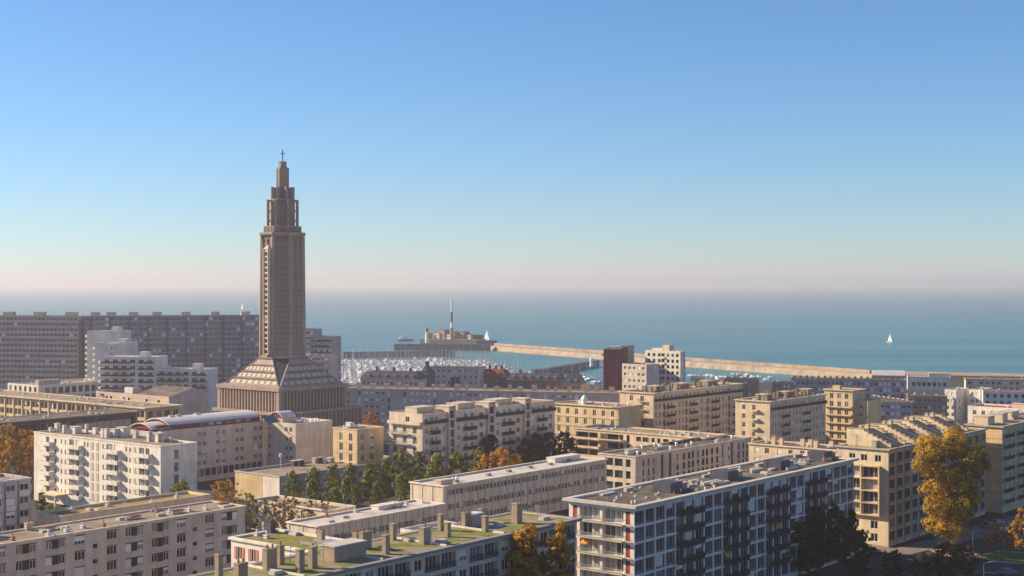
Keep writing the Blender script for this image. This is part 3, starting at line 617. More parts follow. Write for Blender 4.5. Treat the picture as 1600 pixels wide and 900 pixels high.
def vault(name, x0, x1, y0, y1, zs, rise, parent, loc_, mt='zinc', endmat='maroon', over=.5):
    a = MB(); n = 10; P = [(y0+(y1-y0)*i/n, zs+rise*math.sin(math.pi*i/n)**.8) for i in range(n+1)]
    for i in range(n):
        (ya, za), (yb, zb) = P[i], P[i+1]
        a.quad((x0, ya, za), (x1, ya, za), (x1, yb, zb), (x0, yb, zb)); a.quad((x0, ya, za-.25), (x1, ya, za-.25), (x1, yb, zb-.25), (x0, yb, zb-.25))
        for x in (x0, x1): a.quad((x, ya, za), (x, yb, zb), (x, yb, zb-.25), (x, ya, za-.25))
        for x in (x0+over, x1-over): a.quad((x, ya, zs-.2), (x, yb, zs-.2), (x, yb, zb-.26), (x, ya, za-.26), 1)
    for i in range(1, int((x1-x0)/2.2)):
        x = x0+i*2.2
        for k in range(n): (ya, za), (yb, zb) = P[k], P[k+1]; a.quad((x, ya, za+.05), (x+.1, ya, za+.05), (x+.1, yb, zb+.05), (x, yb, zb+.05))
    return a.build(name, [M[mt], M[endmat]], parent, loc_)
vault('vault_roof', 6, b.L-1, .6, 13.2, 0, 1.7, b.root, (0, 0, b.roofz()+1.95)); vault('vault_roof', 0, 7.5, 1.0, 12.5, 0, 1.6, b.root, (0, 0, b.roofz()+1.0))
for x in (12, 14.5, 22): link('roof_vent', vent_mesh(1), b.root, (x, 7, b.roofz()+3.6))
b.done()
b = Bld('office_wing', 'pale boxy wing with blank shaded wall and shell shaped rooftop canopy', (462, 662), 519, AR, 17.0, None, 'pale', u3=416, near=True, roof='greyroof', cat='building')
for k in range(4): b.row('L', [b.W-15.5, b.W-13.3, b.W-5.2, b.W-3.0], [17-2.9-3.0*k], 1.35, 1.5, pn=PANEB, blind=.1)
vault('shell_canopy', 0, 6, 0, 7, 0, 1.8, b.root, (2.5, 9, b.roofz()+1.8), over=.3); b.rbox(3, 9.6, 5, 5.6, 1.7, 'cream', cap=None)
a = MB(); a.quad((0, 0, 0), (5, 0, 0), (5, 4, 2), (0, 4, 2)); a.quad((0, 0, -.2), (5, 0, -.2), (5, 4, 1.8), (0, 4, 1.8)); a.quad((0, 0, 0), (5, 0, 0), (5, 0, -.2), (0, 0, -.2)); a.build('glass_slope', GREENG, b.root, (-3.5, b.W-5.5, b.roofz()+.6))
b.scatter(9, (0, 3, 1), 4, x0=8); a = MB(); a.box(0, .15, -.05, -.01, 0, 12); b.put('drainpipe', a.mesh('drainpipe', M['metal']), 'F', b.L*.5, 0, 1); b.done()
# --- low hall with ochre end wall
b = Bld('low_hall', 'low flat roofed hall with ochre end wall in front of the church', (437, 744), 640, AR, 8.0, None, 'lilac', u3=367, near=True, roof='gravel', cat='building', cornice=(.15, .35, 'capst'))
a = MB(); a.box(.3, b.W*.62, -.06, -.005, .3, 7.5); b.put('ochre_wall_panel', a.mesh('ochre_wall_panel', M['yellow']), 'L', 0, 0, 0)
a = MB(); a.box(b.W*.63, b.W-.05, -.06, -.005, .3, 7.5); b.put('white_wall_panel', a.mesh('white_wall_panel', M['white']), 'L', 0, 0, 0)
b.row('F', even(14, 1.6, b.L, 2), [4.4, 1.2], 1.6, 1.7, pn=PANEB)
for u, v in ((443, 727), (463, 727), (516, 724), (560, 720), (465, 720), (530, 716), (472, 722)):
    x, y = loc(b, u, v); b.rbox(min(max(x, 1), b.L-3), min(max(y, 1), b.W-3), 1.8, 1.5, 1.5, 'darkroof' if u % 2 else 'grey')
a = MB(); a.lathe([(.12, 0), (.12, 3.4), (.55, 3.5), (.55, 4.3), (0, 4.7)], 8); a.build('roof_lamp', M['white'], b.root, (14, b.W-4, b.roofz())); b.done()
# --- pale villa behind the bare tree
b = Bld('pale_villa', 'pale yellow villa with tall windows behind the bare tree', (392, 780), 512, AL, 7.5, 9.0, 'cream', near=True, roof='gravel', cat='house', cornice=(.3, .35, 'white'))
b.row('F', even(8, 1.1, b.L, .5), [4.0, .8], 1.1, 2.0); b.done()
# --- long white school
b = Bld('white_school_building', 'long white three storey building with paired small windows and pale flat roof', (694, 759), 948, AR, 12.0, None, 'pale', u3=641, near=True, roof='paleroof', parapet=.45, cornice=(.3, .3, 'white'), cat='school')
p = (b.L-2.5)/23
for k in range(3):
    for i in range(23):
        u = 1.6+i*p
        for x in (u, u+1.42): b.win('F', x, 12-2.75-3.55*k, 1.18, 1.55, n=2, pn=PANE, blind=.12, d=.3)
for i in range(24): b.pier('F', 1.6+i*p-.55, .14, 0, 11.4, .06, 'brown', name='joint_strip')
for i in range(4): b.pier('L', .4+i*(b.W-1.1)/3, .3, 0, 11.5, .12, 'white')
b.rbox(.8, 1.8, 4.5, 2.2, 1.3, 'pink'); b.vent(9, 5, 3); b.vent(11, 5.5, 3); 
for u, v in ((712, 754), (763, 744), (795, 738), (828, 732), (860, 727), (890, 721), (898, 718)): x, y = loc(b, u, v); b.rbox(x, min(max(y, 1), b.W-2), 1.3, 1.0, .6, 'brown', cap=None, name='roof_hatch')
b.rbox(b.L*.8, b.W-3.5, 12, 3, 1.2, 'white', cap='zinc'); b.done()
b = Bld('white_school_wing', 'single storey white school wing with patchy flat roof beside the green roof', (496, 822), 694, AR, 8.0, None, 'pale', u3=449, near=True, roof='paleroof', parapet=.4, cornice=(.35, .3, 'white'), cat='school')
p = (b.L-5)/18
for i in range(18):
    for x in (4+i*p, 4+i*p+1.1): b.win('F', x, 3.9, .9, 1.5, n=2, d=.3)
    b.pier('F', 4+i*p-.35, .12, 0, 7.6, .06, 'brown', name='joint_strip')
b.win('L', b.W-3.2, 4.2, 2.0, 1.4, n=2)
for i in range(3): b.pier('L', .4+i*(b.W-1.1)/2, .3, 0, 7.5, .12, 'white')
for u, v in ((508, 808), (538, 809), (516, 816), (552, 800), (595, 790), (617, 794), (627, 791), (635, 789), (660, 786)): x, y = loc(b, u, v); b.vent(min(max(x, 1), b.L-1), min(max(y, 1), b.W-1), random.choice((0, 4, 1)))
b.rbox(b.L*.62, b.W-3.2, 8, 2.6, .8, 'white', cap='zinc'); b.done()
b = Bld('terrace_building', 'low grey terrace roof with white parapet between the school and the chimney roof', (625, 826), 700, AL, 12.5, 13.0, 'white', near=True, roof='gravel', parapet=.7, cat='building')
b.scatter(7, (0, 1, 3), 12); b.row('F', even(4, 1.3, b.L), [8], 1.3, 1.6); b.done()
# --- arched windows
b = Bld('arched_window_building', 'pale stone building with rows of narrow arched windows behind the striped block', (993, 713), 1174, AR, 12.4, None, 'pale', u3=935, near=True, roof='darkroof', parapet=.4, cornice=(.18, .3, 'pale'), cat='building')
def archwin(b, side, u, z, w_, h_):
    n = 6; pts = [(0, 0), (w_, 0)]+[(w_/2+w_/2*math.cos(math.pi*i/n), h_-w_/2+w_/2*math.sin(math.pi*i/n)) for i in range(n+1)]
    def mk():
        a = MB(); i0 = len(a.v); a.v += [(x, -.05, y) for x, y in pts]; a.f.append(tuple(range(len(pts)))); a.m.append(1)
        for k in range(len(pts)):
            (xa, za), (xb, zb) = pts[k], pts[(k+1) % len(pts)]; a.quad((xa, -.09, za), (xb, -.09, zb), (xb, 0, zb), (xa, 0, za))
        return a.mesh('window', [M['dframe'], PANE])
    b.put('window', cached(('arch', w_, h_), mk), side, u, 0, z)
for k in range(3):
    z0 = 12.4-3.4-2.75*k
    for u in (1004, 1012, 1020): b.win('F', fu(b, u), z0, .9, 2.1, n=1, fr='dframe')
    for u in (1057, 1067, 1075, 1081, 1089, 1097, 1103, 1111, 1119): archwin(b, 'F', fu(b, u), z0, 1.1, 2.1)
    for u in (1138,): b.win('F', fu(b, u), z0+.3, .9, 1.2, n=1, fr='dframe')
    for u in (1153, 1160, 1166): b.win('F', fu(b, u), z0, 1.1, 2.2, n=1, fr='dframe')
for u, wd in ((1033, 1.4), (1045, 1.6), (1128, 1.0), (1142, 1.5)): b.win('F', fu(b, u), .6, wd, 11, n=1, fr='dframe', d=.5)
for f0, wd in ((.18, .22), (.44, .22), (.74, .13)):
    for k in range(3): b.win('L', f0*b.W, 12.4-3.3-3.4*k, wd*b.W, 2.2, n=3, fr='dframe', pn=GREENG, d=.5)
b.scatter(26, (0, 1, 2, 2, 3), 21); b.rbox(5, 6, 6, 1.2, 1.1, 'white'); b.rbox(b.L*.5, b.W-3, 20, 1.0, .8, 'darkroof', cap=None); b.done()
b = Bld('terraced_apartment_building', 'low cream apartment building with deep glazed terraces at its left end', (898, 668), 1100, AL, 12.8, 14.0, 'cream', near=True, roof='gravel', cornice=(.3, .4, 'cream'), parapet=.4)
g = lambda u: fu(b, u)
for k in range(4):
    z0 = 12.8-1.2-2.1-2.95*k
    b.ops['F'].append((.4, g(934), z0, z0+2.1, 1.4)); b.win('F', .5, z0, g(915)-.6, 2.05, n=3, pn=GREENG, fr='dframe', d=1.35, hole=False); b.win('F', g(918), z0, g(932)-g(918), 2.05, n=2, pn=GREENG, fr='dframe', d=1.35, hole=False)
    b.ops['F'].append((g(938), g(974), z0, z0+2.1, 1.2)); b.win('F', g(947), z0, 4.0, 2.05, n=3, pn=GREENG, fr='dframe', d=1.15, hole=False); b.win('F', g(966), z0, 1.6, 2.05, n=1, pn=GREENG, fr='dframe', d=1.15, hole=False)
    b.balc('F', .2, z0-.1, g(934), 1.1, 'solid', ('cream', 'cream'), .6); b.balc('F', g(936), z0-.1, g(976)-g(936), 1.8, 'solid', ('cream', 'cream'), .6)
    b.win('F', g(979), z0-.3, 1.2, 2.5, n=1, fr='dframe')
    for u, wd in ((994, 1.9), (1004, 2.4), (1018, 1.2), (1027, 1.2), (1036, 2.2), (1050, 1.5), (1065, 2.0), (1080, 1.5)): b.win('F', g(u), z0+.4, wd, 1.5, n=2, fr='dframe')
b.scatter(24, (0, 1, 2, 2), 31); b.done()
# ================================================================== MIDDLE DISTANCE
def perret(b, side, nfl, dz=3.0, top=1.1, bay=3.4, seed=1, w_=1.15, h_=2.0, bal=(2, 5), style=('capst', 'rail'), u0=.4, u1=None, pn=None, topbal=False):
    """tall french windows on a bay rhythm with railed balconies"""
    u1 = u1 or b.width(side)-.4; n = max(1, round((u1-u0)/bay)); p = (u1-u0)/n
    for k in range(nfl):
        z0 = b.h-top-h_-dz*k
        if z0 < .2: break
        for i in range(n):
            b.win(side, u0+p*(i+.5)-w_/2, z0, w_, h_, n=2, pn=pn, blind=.12)
        if topbal and k == 0: b.balc(side, u0, z0-.1, u1-u0, .9, 'filled', style)
        else:
            for i in range(n):
                if i % bal[1] == bal[0] and i+1 < n: b.balc(side, u0+p*i+.1, z0-.1, 2*p-.2, .9, 'filled', style)
# balconied block behind the poplars
b = Bld('stair_tower_apartment_building', 'cream apartment block with four glazed stair towers behind the poplar row', (660, 647), 867, AR, 23.0, None, 'pale', u3=608, near=True, roof='gravel', parapet=.3)
g = lambda u: fu(b, u); tw = [(698, 709), (760, 771), (817, 827)]
edges = [b.o and 0.3]+[x for t in tw for x in (g(t[0]), g(t[1]))]+[b.L-.3]
for j in range(0, len(edges), 2):
    x0, x1 = edges[j], edges[j+1]; wd = x1-x0; st = ('capst', 'railg') if j % 4 == 0 else ('railg', 'rail')
    for k in range(7):
        z0 = 23-1.1-2.0-3.05*k
        for f in (.14, .36, .56, .82): b.win('F', x0+f*wd-.6, z0, 1.35 if f != .82 else 1.9, 2.0 if .3 < f < .6 else 1.7, n=2, pn=PANEB, blind=.12)
        if k == 0 or j == 0 and k == 0: b.balc('F', x0+.1, z0-.15, wd-.2, 1.0, 'filled', st)
        elif k: b.balc('F', x0+.27*wd, z0-.15, .38*wd, 1.0, 'filled', ('railg', 'rail'))
for i, (ua, ub) in enumerate(tw):
    x0, x1 = g(ua), g(ub); wd = x1-x0; a = MB(); a.box(0, .55, -.9, 0, 0, 24.4); a.box(wd-.55, wd, -.9, 0, 0, 24.4)
    for k in range(9): a.box(.55, wd-.55, -.6, 0, k*2.9, k*2.9+.55)
    a.box(0, wd, .003, 4.5, 23.0, 24.4); a.box(-.15, wd+.15, -1.0, 4.6, 24.403, 24.7)
    t = a.build('stair_tower', M['pale'], b.root, (x0, -.003, 0))
    me = cached(('tp', round(wd, 1)), lambda: (lambda z: (z.box(.57, wd-.57, -.3, -.2, .57, 2.88), z.mesh('pane', PANEB))[1])(MB()))
    for k in range(8): link('pane', me, t, (0, 0, k*2.9))
    b.rbox(x0-9, 4, 8, 5, 1.7, 'cream', cap='capst')
W = b.W
for k in range(7):
    z0 = 23-1.1-2.0-3.05*k
    if k == 0: b.win('L', W*.5, z0, 1.5, 2.0, n=2); b.balc('L', .1, z0-.2, W-.2, 1.0, 'solid', ('cream', 'cream'), .8)
    else:
        for f in (.12, .42, .72): b.win('L', W*f, z0, 1.5, 2.1, n=2)
        b.balc('L', .3, z0-.15, W*.62, 1.0, 'rail', ('cream', 'metal'), .9)
b.scatter(12, (0, 1, 4), 41); b.done()
b = Bld('ochre_corner_block', 'small ochre block with two rows of tall windows right of the church', (558, 671), 520, AL, 18.0, None, 'yellow', u3=599, near=True, roof='gravel', parapet=.3, cornice=(.15, .3, 'cream'), cat='building')
for k in range(5):
    b.row('F', [b.W*0+b.L*.27, b.L*.66], [18-1.5-2.2-3.1*k], 1.5, 2.3, pn=PANE); b.row('R', [1.5, 5.6, 10.6], [18-1.5-2.0-3.1*k], 1.5, 2.0, blind=.2); b.band('F', 18-2.2-2.0-3.1*k, .18, .1, 'cream')
b.scatter(10, (0, 3, 1), 43); b.chim(2.5, 3, 2.0, 1.4, 1.6, 0, 'white'); b.done()
b = Bld('yellow_corniced_building', 'warm yellow building with dark window rows and white roof dome right of the stair towers', (967, 636), 864, AL, 18.0, 14.0, 'yellow', near=True, roof='gravel', cornice=(.5, .4, 'cream'), parapet=.35)
for k in range(5):
    b.row('F', even(7, 1.35, b.L, .8), [18-1.6-2.1-3.3*k], 1.35, 2.1, blind=.2); b.band('F', 18-4.55-3.3*k, .25, .18, 'cream')
b.scatter(14, (0, 1, 3), 47); a = MB(); a.lathe([(0, 0), (1.5, 0), (1.5, 2.2), (1.9, 2.3), (1.7, 3.0), (.9, 3.9), (.3, 4.4), (0, 5.2)], 12); a.build('roof_dome', M['whitem'], b.root, (b.L*.36, 5, b.roofz())).scale = (.7, .7, .75); b.done()
b = Bld('large_cream_building', 'large cream apartment block with rooftop chimneys behind the terraced building', (1021, 614), 1160, AR, 22.0, None, 'cream', u3=968, near=True, roof='darkroof', cornice=(.5, .35, 'cream'), parapet=.3)
perret(b, 'F', 7, 3.05, 1.2, 2.7, bal=(3, 6), topbal=True, w_=1.05)
for u in (1037, 1071, 1104, 1138):
    for k in range(7): b.win('F', fu(b, u), 22-1.2-2.4-3.05*k, .9, 2.4, n=1, fr='dframe', pn=PANEB, hole=False, d=.02)
for k in range(7): b.row('L', [b.W*.3, b.W*.62], [22-1.3-2-3.05*k], 1.5, 2.0, pn=PANEB); b.balc('L', b.W*.58, 22-3.4-3.05*k, 2.6, .9, 'rail', ('cream', 'railg'))
for i in range(16): b.chim(1.5+i*(b.L-4)/16, 2+(i*5 % 9), 1.4, .7, 1.9, 2, 'brown')
for x in (8, 26, 45): b.rbox(x, 4, 5, 4, 2.0, 'brown')
b.scatter(12, (0, 1, 4), 51); b.done()
b = Bld('cream_corner_building', 'cream corner block with small side balconies and dark cluttered roof in the right middle', (1203, 627), 1290, AR, 21.0, None, 'cream', u3=1149, near=True, roof='darkroof', cornice=(.5, .35, 'cream'), parapet=.3)
perret(b, 'F', 7, 3.1, 1.2, 2.6, bal=(3, 6), topbal=True, w_=1.05)
for k in range(7): b.win('L', b.W*.49, 21-1.6-2-3.1*k, 1.3, 2.0, n=2); b.win('L', b.W*.2, 21-1.6-1.8-3.1*k, 1.3, 1.7, n=2); b.balc('L', b.W*.46, 21-3.7-3.1*k, 3.0, 1.0, 'solid', ('cream', 'cream'), .5)
for i in range(12): b.chim(1.5+i*(b.L-4)/12, 2+(i*5 % 8), 1.6, .8, 1.8, 2, 'brown')
for x in (5, 22, 38): b.rbox(x, 5, 4.5, 3.5, 1.9, 'brown')
b.scatter(12, (0, 1, 4), 53); b.done()
b = Bld('ochre_balcony_building', 'ochre block with three window columns and long balconies right of the cream corner block', (1332, 610), 1288, AL, 21.0, None, 'yellow', u3=1352, near=True, roof='gravel', cornice=(.5, .35, 'cream'), parapet=.3)
for k in range(7):
    b.row('F', [b.L*.2, b.L*.47, b.L*.73], [21-1.5-2-3.1*k], 1.5, 2.1); b.row('R', [b.W*.4], [21-1.6-1.2-3.1*k], 1.2, 1.1)
    if k: b.balc('F', .2, 21-1.6-2-3.1*k, b.L-.4, .9, 'solid', ('yellow', 'yellow'), .35)
b.chim(2, 3, 3, 2, 1.5, 0, 'yellow'); b.done()
b = Bld('ochre_lower_block', 'lower plain ochre block attached right of the ochre balcony building', (1356, 626), 1334, AL, 17.2, 12.0, 'yellow', roof='darkroof', cat='building')
b.row('F', [b.L*.4], [14, 11, 8, 5], 1.4, 1.1); b.done()
b = Bld('chimney_row_building', 'cream row house with chimneys along its flat roof behind the striped block', (1170, 692), 1312, AL, 14.0, 11.0, 'cream', near=True, roof='darkroof', parapet=.25, cornice=(.4, .35, 'cream'))
b.row('F', [fu(b, u) for u in (1179, 1195, 1214, 1232, 1250, 1268, 1286)], [14-1.2-1.6, 14-4.2-1.6, 14-7.2-1.6], 1.4, 1.7, blind=.25)
for u in (1190, 1212, 1240, 1266, 1285, 1200, 1252): x = fu(b, u); b.chim(x, 2+(u % 3)*2.2, 1.2, .9, 1.9, 2, 'cream')
b.scatter(8, (0, 1), 57); b.done()
# framed block on the right with the stepped penthouses
b = Bld('framed_bay_building', 'sandy apartment block with projecting framed bay windows and stepped penthouses on the right', (1388, 702), 1540, AR, 23.0, None, 'cream', u3=1308, near=True, roof='green', parapet=.25, cornice=(.45, .35, 'grey'))
W = b.W
b.row('L', [W*.24, W*.47, W*.74], [23-1.7-1.5], 1.6, 1.6)
fr = MB(); cols = (.02, .20, .40, .62); z0, z1 = 7.0, 18.9
fx = [W*f for f in (-.02, .13, .48, .83)]
for x in fx: fr.box(x, x+.35, -.9, -.003, z0, z1)
for k in range(5): fr.box(fx[0]+.35, fx[3], -.898, -.003, z0+k*(z1-z0-.3)/4, z0+k*(z1-z0-.3)/4+.3)
b.put('bay_frame', fr.mesh('bay_frame', M['yellow']), 'L', 0, 0, 0)
for k in range(4):
    zz = z0+.35+k*(z1-z0-.3)/4; hh = (z1-z0-.3)/4-.35
    for i in range(3):
        x0, x1 = fx[i]+.4, fx[i+1]-.05
        if x1-x0 > 1 and x0 > .05: b.win('L', x0, zz, x1-x0, hh, n=3 if i else 1, pn=PANEL_, d=.3)
b.row('L', [W*.3, W*.66], [3.9, .9], 1.8, 1.9, pn=PANE)
n = int(b.L/4.2); p = b.L/n
for k in range(7):
    z0 = 23-1.2-2.2-3.05*k
    for i in range(n): b.win('F', i*p+.7, z0, p-1.3, 2.2, n=3, fr='brown', pn=PANE); 
    b.band('F', z0-.4, .22, .15, 'brown', name='floor_band')
for i in range(n+1): b.pier('F', min(i*p, b.L-.4)+.02, .3, 0, 22, .12, 'brown')
for i in range(4):                              # stepped penthouses: a rising saw-tooth of parapets
    x0 = 4.5+i*b.L*.215
    a = MB(); hh = 3.6; ns = 7
    for q in range(ns):
        y0 = .2+q*1.15; zt = .5+hh*(q+1)/ns; ye = y0+1.15 if q < ns-1 else y0+4.5
        for xa in (0, 8.0): a.box(xa, xa+.6, y0, ye, 0, zt); a.box(xa-.1, xa+.7, y0-.08, ye+.05, zt+.002, zt+.16, 1)
    yb = .2+ns*1.15+3.3
    a.quad((.6, .2, .2), (8.0, .2, .2), (8.0, yb-3.3, hh+.1), (.6, yb-3.3, hh+.1), 2); a.quad((.6, yb-3.3, hh+.1), (8.0, yb-3.3, hh+.1), (8.0, yb, hh+.1), (.6, yb, hh+.1), 2); a.quad((.6, yb, hh+.1), (8, yb, hh+.1), (8, yb, 0), (.6, yb, 0))
    a.box(8.61, 11.4, 4.5, 11, 0, 2.4)
    a.build('penthouse', [M['cream'], M['brown'], M['gravel']], b.root, (x0, 1.2, b.roofz()))
    for xx in (1.5, 5.2): b.chim(x0+xx, 9.5, 1.1, .8, 4.6, 1, 'cream')
b.chim(3.0, 4.4, 2.6, 1.2, 1.5, 0, 'grey'); b.scatter(10, (0, 1), 59, y0=10); b.done()
b = Bld('corner_balcony_building', 'tall ochre corner block with dark balconies at the right edge', (1566, 666), 1700, AR, 23.5, None, 'yellow', u3=1510, near=True, roof='gravel', parapet=.3, cornice=(.5, .4, 'grey'))
for k in range(8):
    z0 = 23.5-1.2-1.7-2.9*k
    if z0 > .5: b.row('L', [b.W*.12], [z0], 3.0, 1.6, n=3, d=.4); b.band('L', z0-.6, .1, .06, 'brown')
perret(b, 'F', 7, 2.95, 1.2, 3.4, bal=(0, 3), pn=PANEB)
b.rbox(3, 5, 5, 4, 2.2, 'cream'); b.rbox(14, 5, 4, 4, 2.2, 'cream'); b.rbox(24, 6, 6, 4, 2.0, 'cream'); b.scatter(8, (0, 1, 4), 61); b.done()
b = Bld('cream_flat_building', 'cream flat roofed building above the tall corner block at the right edge', (1512, 634), 1720, AL, 17.0, 14.0, 'white', roof='redroof', parapet=.5, cat='building')
b.row('F', even(14, 1.3, b.L, 1), [17-1.4-1.7, 17-4.4-1.7, 17-7.4-1.7], 1.3, 1.6); b.scatter(8, (0, 1), 63); b.rbox(b.L*.3, 6, 6, 3, 1.6, 'cream'); b.done()
# ================================================================== FAR BUILDINGS
b = Bld('grey_slab_building', 'very long low grey slab block with white blinds running right from the church', (546, 606), 977, BF, 17.0, 12.0, 'lilac', near=False, roof='gravel', cornice=(.3, .35, 'cream'), parapet=.3)
rr = random.Random(3)
n = int(b.L/20.5)
for i in range(n+1):
    for k in range(5):
        z0 = 17-1.3-1.3-2.95*k; u = i*20.5+1
        if u+19 > b.L: continue
        b.win('F', u+3.0, z0-.7, 1.2, 2.2, n=1, blind=.7)
        for q in (6.0, 8.5, 11.0, 13.5): b.win('F', u+q, z0+.1, 1.5, 1.1, n=1, blind=.62)
        b.win('F', u+16.2, z0-.7, 1.3, 2.2, n=1, blind=.75)
for i in range(int(b.L/5.5)): b.chim(2+i*5.5+rr.uniform(-1, 1), rr.uniform(1, 8), rr.choice((1.2, 2.2)), .9, rr.choice((1.4, 1.9, 2.2)), rr.choice((0, 2)), rr.choice(('pale', 'cream', 'pink')))
b.done()
def simple(name, label, corner, u2, ang, z, depth, wall, rows, ncol, w_=1.3, h_=1.4, top=1.2, dz=2.95, cat='apartment building', u3=None, side=None, roof='gravel', blind=.2, sc=4, fr='wframe', pn=None, cor=None, seed=1, nside=3):
    b = Bld(name, label, corner, u2, ang, z, depth, wall, cat=cat, u3=u3, roof=roof, parapet=.4, cornice=cor)
    zs = [z-top-h_-dz*k for k in range(rows)]
    b.row('F', even(ncol, w_, b.L, .4), zs, w_, h_, blind=blind, fr=fr, pn=pn)
    if side: b.row(side, even(nside, w_, b.W, .4), zs, w_, h_, blind=blind, fr=fr, pn=pn)
    b.scatter(sc, (0, 1, 4), seed); return b
# residence slabs, far left
b = simple('lilac_slab_building', 'long hazy lilac slab of flats with continuous balcony bands at the far left edge', (122, 494), -90, -12, 44, 14, 'lilac', 13, 34, 1.9, 1.6, .9, 2.95, sc=0, pn=PANEB, fr='lframe', blind=.04)
for k in range(13): b.band('F', 44-.75-1.6-2.95*k-.75, .7, .5, 'pale', name='balcony_band')
for u in (4, 52, 102): b.rbox(fu(b, u)-2.2, 4, 5.2, 5, 2.6, 'pink', cap=None)
b.done()
b = simple('blue_slab_building', 'tall shaded blue grey slab of flats behind the church tower', (132, 494), 470, 14, 44, 14, 'navy', 13, 46, 1.8, 1.7, .9, 2.95, sc=0, pn=PANEB, fr='lframe', blind=.14)
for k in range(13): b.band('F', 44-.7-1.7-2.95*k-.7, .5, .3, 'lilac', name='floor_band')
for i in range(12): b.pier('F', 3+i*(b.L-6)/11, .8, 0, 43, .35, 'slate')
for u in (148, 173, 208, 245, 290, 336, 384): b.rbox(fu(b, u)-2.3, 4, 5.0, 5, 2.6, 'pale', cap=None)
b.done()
# stepped white residence
for nm, lb, c, u2, u3, z, rows in (('stepped_block', 'tallest white stepped block with lit curved balconies in front of the slabs', (136, 517), 124, 188, 37.5, 12), ('stepped_block', 'second white stepped block with blank upper wall left of the church', (148, 536), 124, 198, 32.5, 10), ('stepped_block', 'third white stepped block with long dark balconies left of the church', (157, 557), 127, 244, 28.5, 9), ('stepped_block', 'lowest white stepped block with balconies nearest the church', (243, 576), 226, 326, 23.0, 7)):
    i = {37.5: 0, 32.5: 1, 28.5: 2, 23.0: 3}[z]
    b = Bld(nm, lb, c, u3, BF+6, z, 14 if i < 3 else 12, 'white', group='white stepped residence blocks', roof='paleroof', parapet=.4)
    for k in range(rows):
        z0 = z-1.2-1.8-2.95*k
        if z0 < .5: break
        if i >= 2:
            for u in even(int(b.L/4), 2.4, b.L, 1): b.win('F', u, z0, 2.4, 1.8, n=2, pn=PANEB)
            m_ = b.L*.62; b.balc('F', .5, z0-.2, m_-2, 1.3, 'filled', ('whitem', 'rail')); b.balc('F', m_+2, z0-.2, b.L-m_-2.5, 1.3, 'filled', ('whitem', 'rail'))
        elif i == 1: b.win('F', b.L*.5, z0, .9, 1.2, n=1)
        a = MB(); w1 = b.W
        b.win('L', 1.0, z0, 3.0, 1.8, n=2); b.win('L', 6.0, z0, 3.0, 1.8, n=2)
        me = cached(('curvbal', round(w1)), lambda: (lambda z: (z.prism([(.2, 0), (.8, -1.5), (3, -2.2), (w1-3, -2.2), (w1-.8, -1.5), (w1-.2, 0)], 0, 1.05), z.mesh('balcony', M['white']))[1])(MB()))
        b.put('balcony', me, 'L', 0, -.004, z0-.35)
    b.rbox(b.L*.62, 5, 4, 4, 2.4, 'white', cap=None); b.done()
b = Bld('white_low_building', 'low white building with dark square windows and gravel roof at far left', (60, 602), 179, AR, 14.0, None, 'white', u3=12, roof='gravel', cat='building', near=False)
b.row('F', even(10, 2.4, b.L, 3), [9.6, 5.2], 2.4, 3.0, n=2, fr='dframe'); b.row('L', even(6, 2.0, b.W, .5), [8.6], 2.0, 4.4, n=1, fr='dframe'); b.scatter(22, (0, 1, 3), 71); b.rbox(4, 6, 12, 3, 2.5, 'grey', cap=None); b.done()
b = Bld('beige_gabled_hall', 'plain beige hall with dark sloping roof and few windows left of the church', (264, 620), 150, AL, 12.5, 22.0, 'pink', roof='darkroof', cat='hall', parapet=.3)
b.row('F', [b.L*f for f in (.14, .2, .38, .45, .69, .85)], [12.5-3.6], 1.6, 1.8, fr='dframe', n=1); b.rbox(b.L*.3, 4, 6, 5, 2.6, 'white', cap=None)
a = MB(); L_, W_ = b.L, b.W
a.quad((L_*.55, .5, 0), (L_+.4, .5, 0), (L_+.4, W_*.6, 3.4), (L_*.55, W_*.6, 3.4)); a.quad((L_*.55, W_*.6, 3.4), (L_+.4, W_*.6, 3.4), (L_+.4, W_, 0), (L_*.55, W_, 0)); a.tri((L_+.4, .5, 0), (L_+.4, W_, 0), (L_+.4, W_*.6, 3.4), 1); a.tri((L_*.55, .5, 0), (L_*.55, W_, 0), (L_*.55, W_*.6, 3.4), 1)
a.build('gable_roof', [M['darkroof'], M['pink']], b.root, (0, 0, b.h+.03)); b.scatter(8, (0, 1, 3), 73, x1=L_*.5); b.done()
b = Bld('long_beige_school', 'long beige school with pilastered window bays and wide flat eaves on the left', (227, 637), -80, AL, 13.0, 17.0, 'yellow', roof='gravel', cornice=(.9, .5, 'cream'), cat='school', parapet=.2, near=True)
n = 22; p = b.L/n
for i in range(n):
    for k in range(3): b.win('F', i*p+.75, 13-1.6-2.5-3.7*k, (p-1.7)/2, 2.5, n=1, d=.5, blind=.25); b.win('F', i*p+.95+(p-1.7)/2, 13-1.6-2.5-3.7*k, (p-1.7)/2, 2.5, n=1, d=.5, blind=.25)
    b.pier('F', i*p+.03, .5, 0, 12.4, .3, 'yellow')
for i in range(4):
    for k in range(3): b.win('R', 1.2+i*4.1, 13-1.6-2.5-3.7*k, 2.6, 2.5, n=2, d=.4)
b.scatter(22, (0, 1, 2, 3), 75); b.done()
b = Bld('dark_glass_hall', 'dark glazed hall with thin overhanging flat roof in front of the beige school', (212, 642), -90, AR, 13.0, 16.0, 'slate', roof='darkroof', cornice=(1.2, .5, 'brown'), cat='hall', parapet=.15, near=True)
for u in even(26, 2.6, b.L, .5): b.win('F', u, 5.5, 2.6, 5.6, n=2, fr='dframe', pn=PANE, d=.8)
for u in even(8, 3.0, b.L*.32, .5): b.panel('F', b.L*.66+u, 7.5, 2.8, 2.6, 'pshut', slats=6, name='louvre', d=-.02)
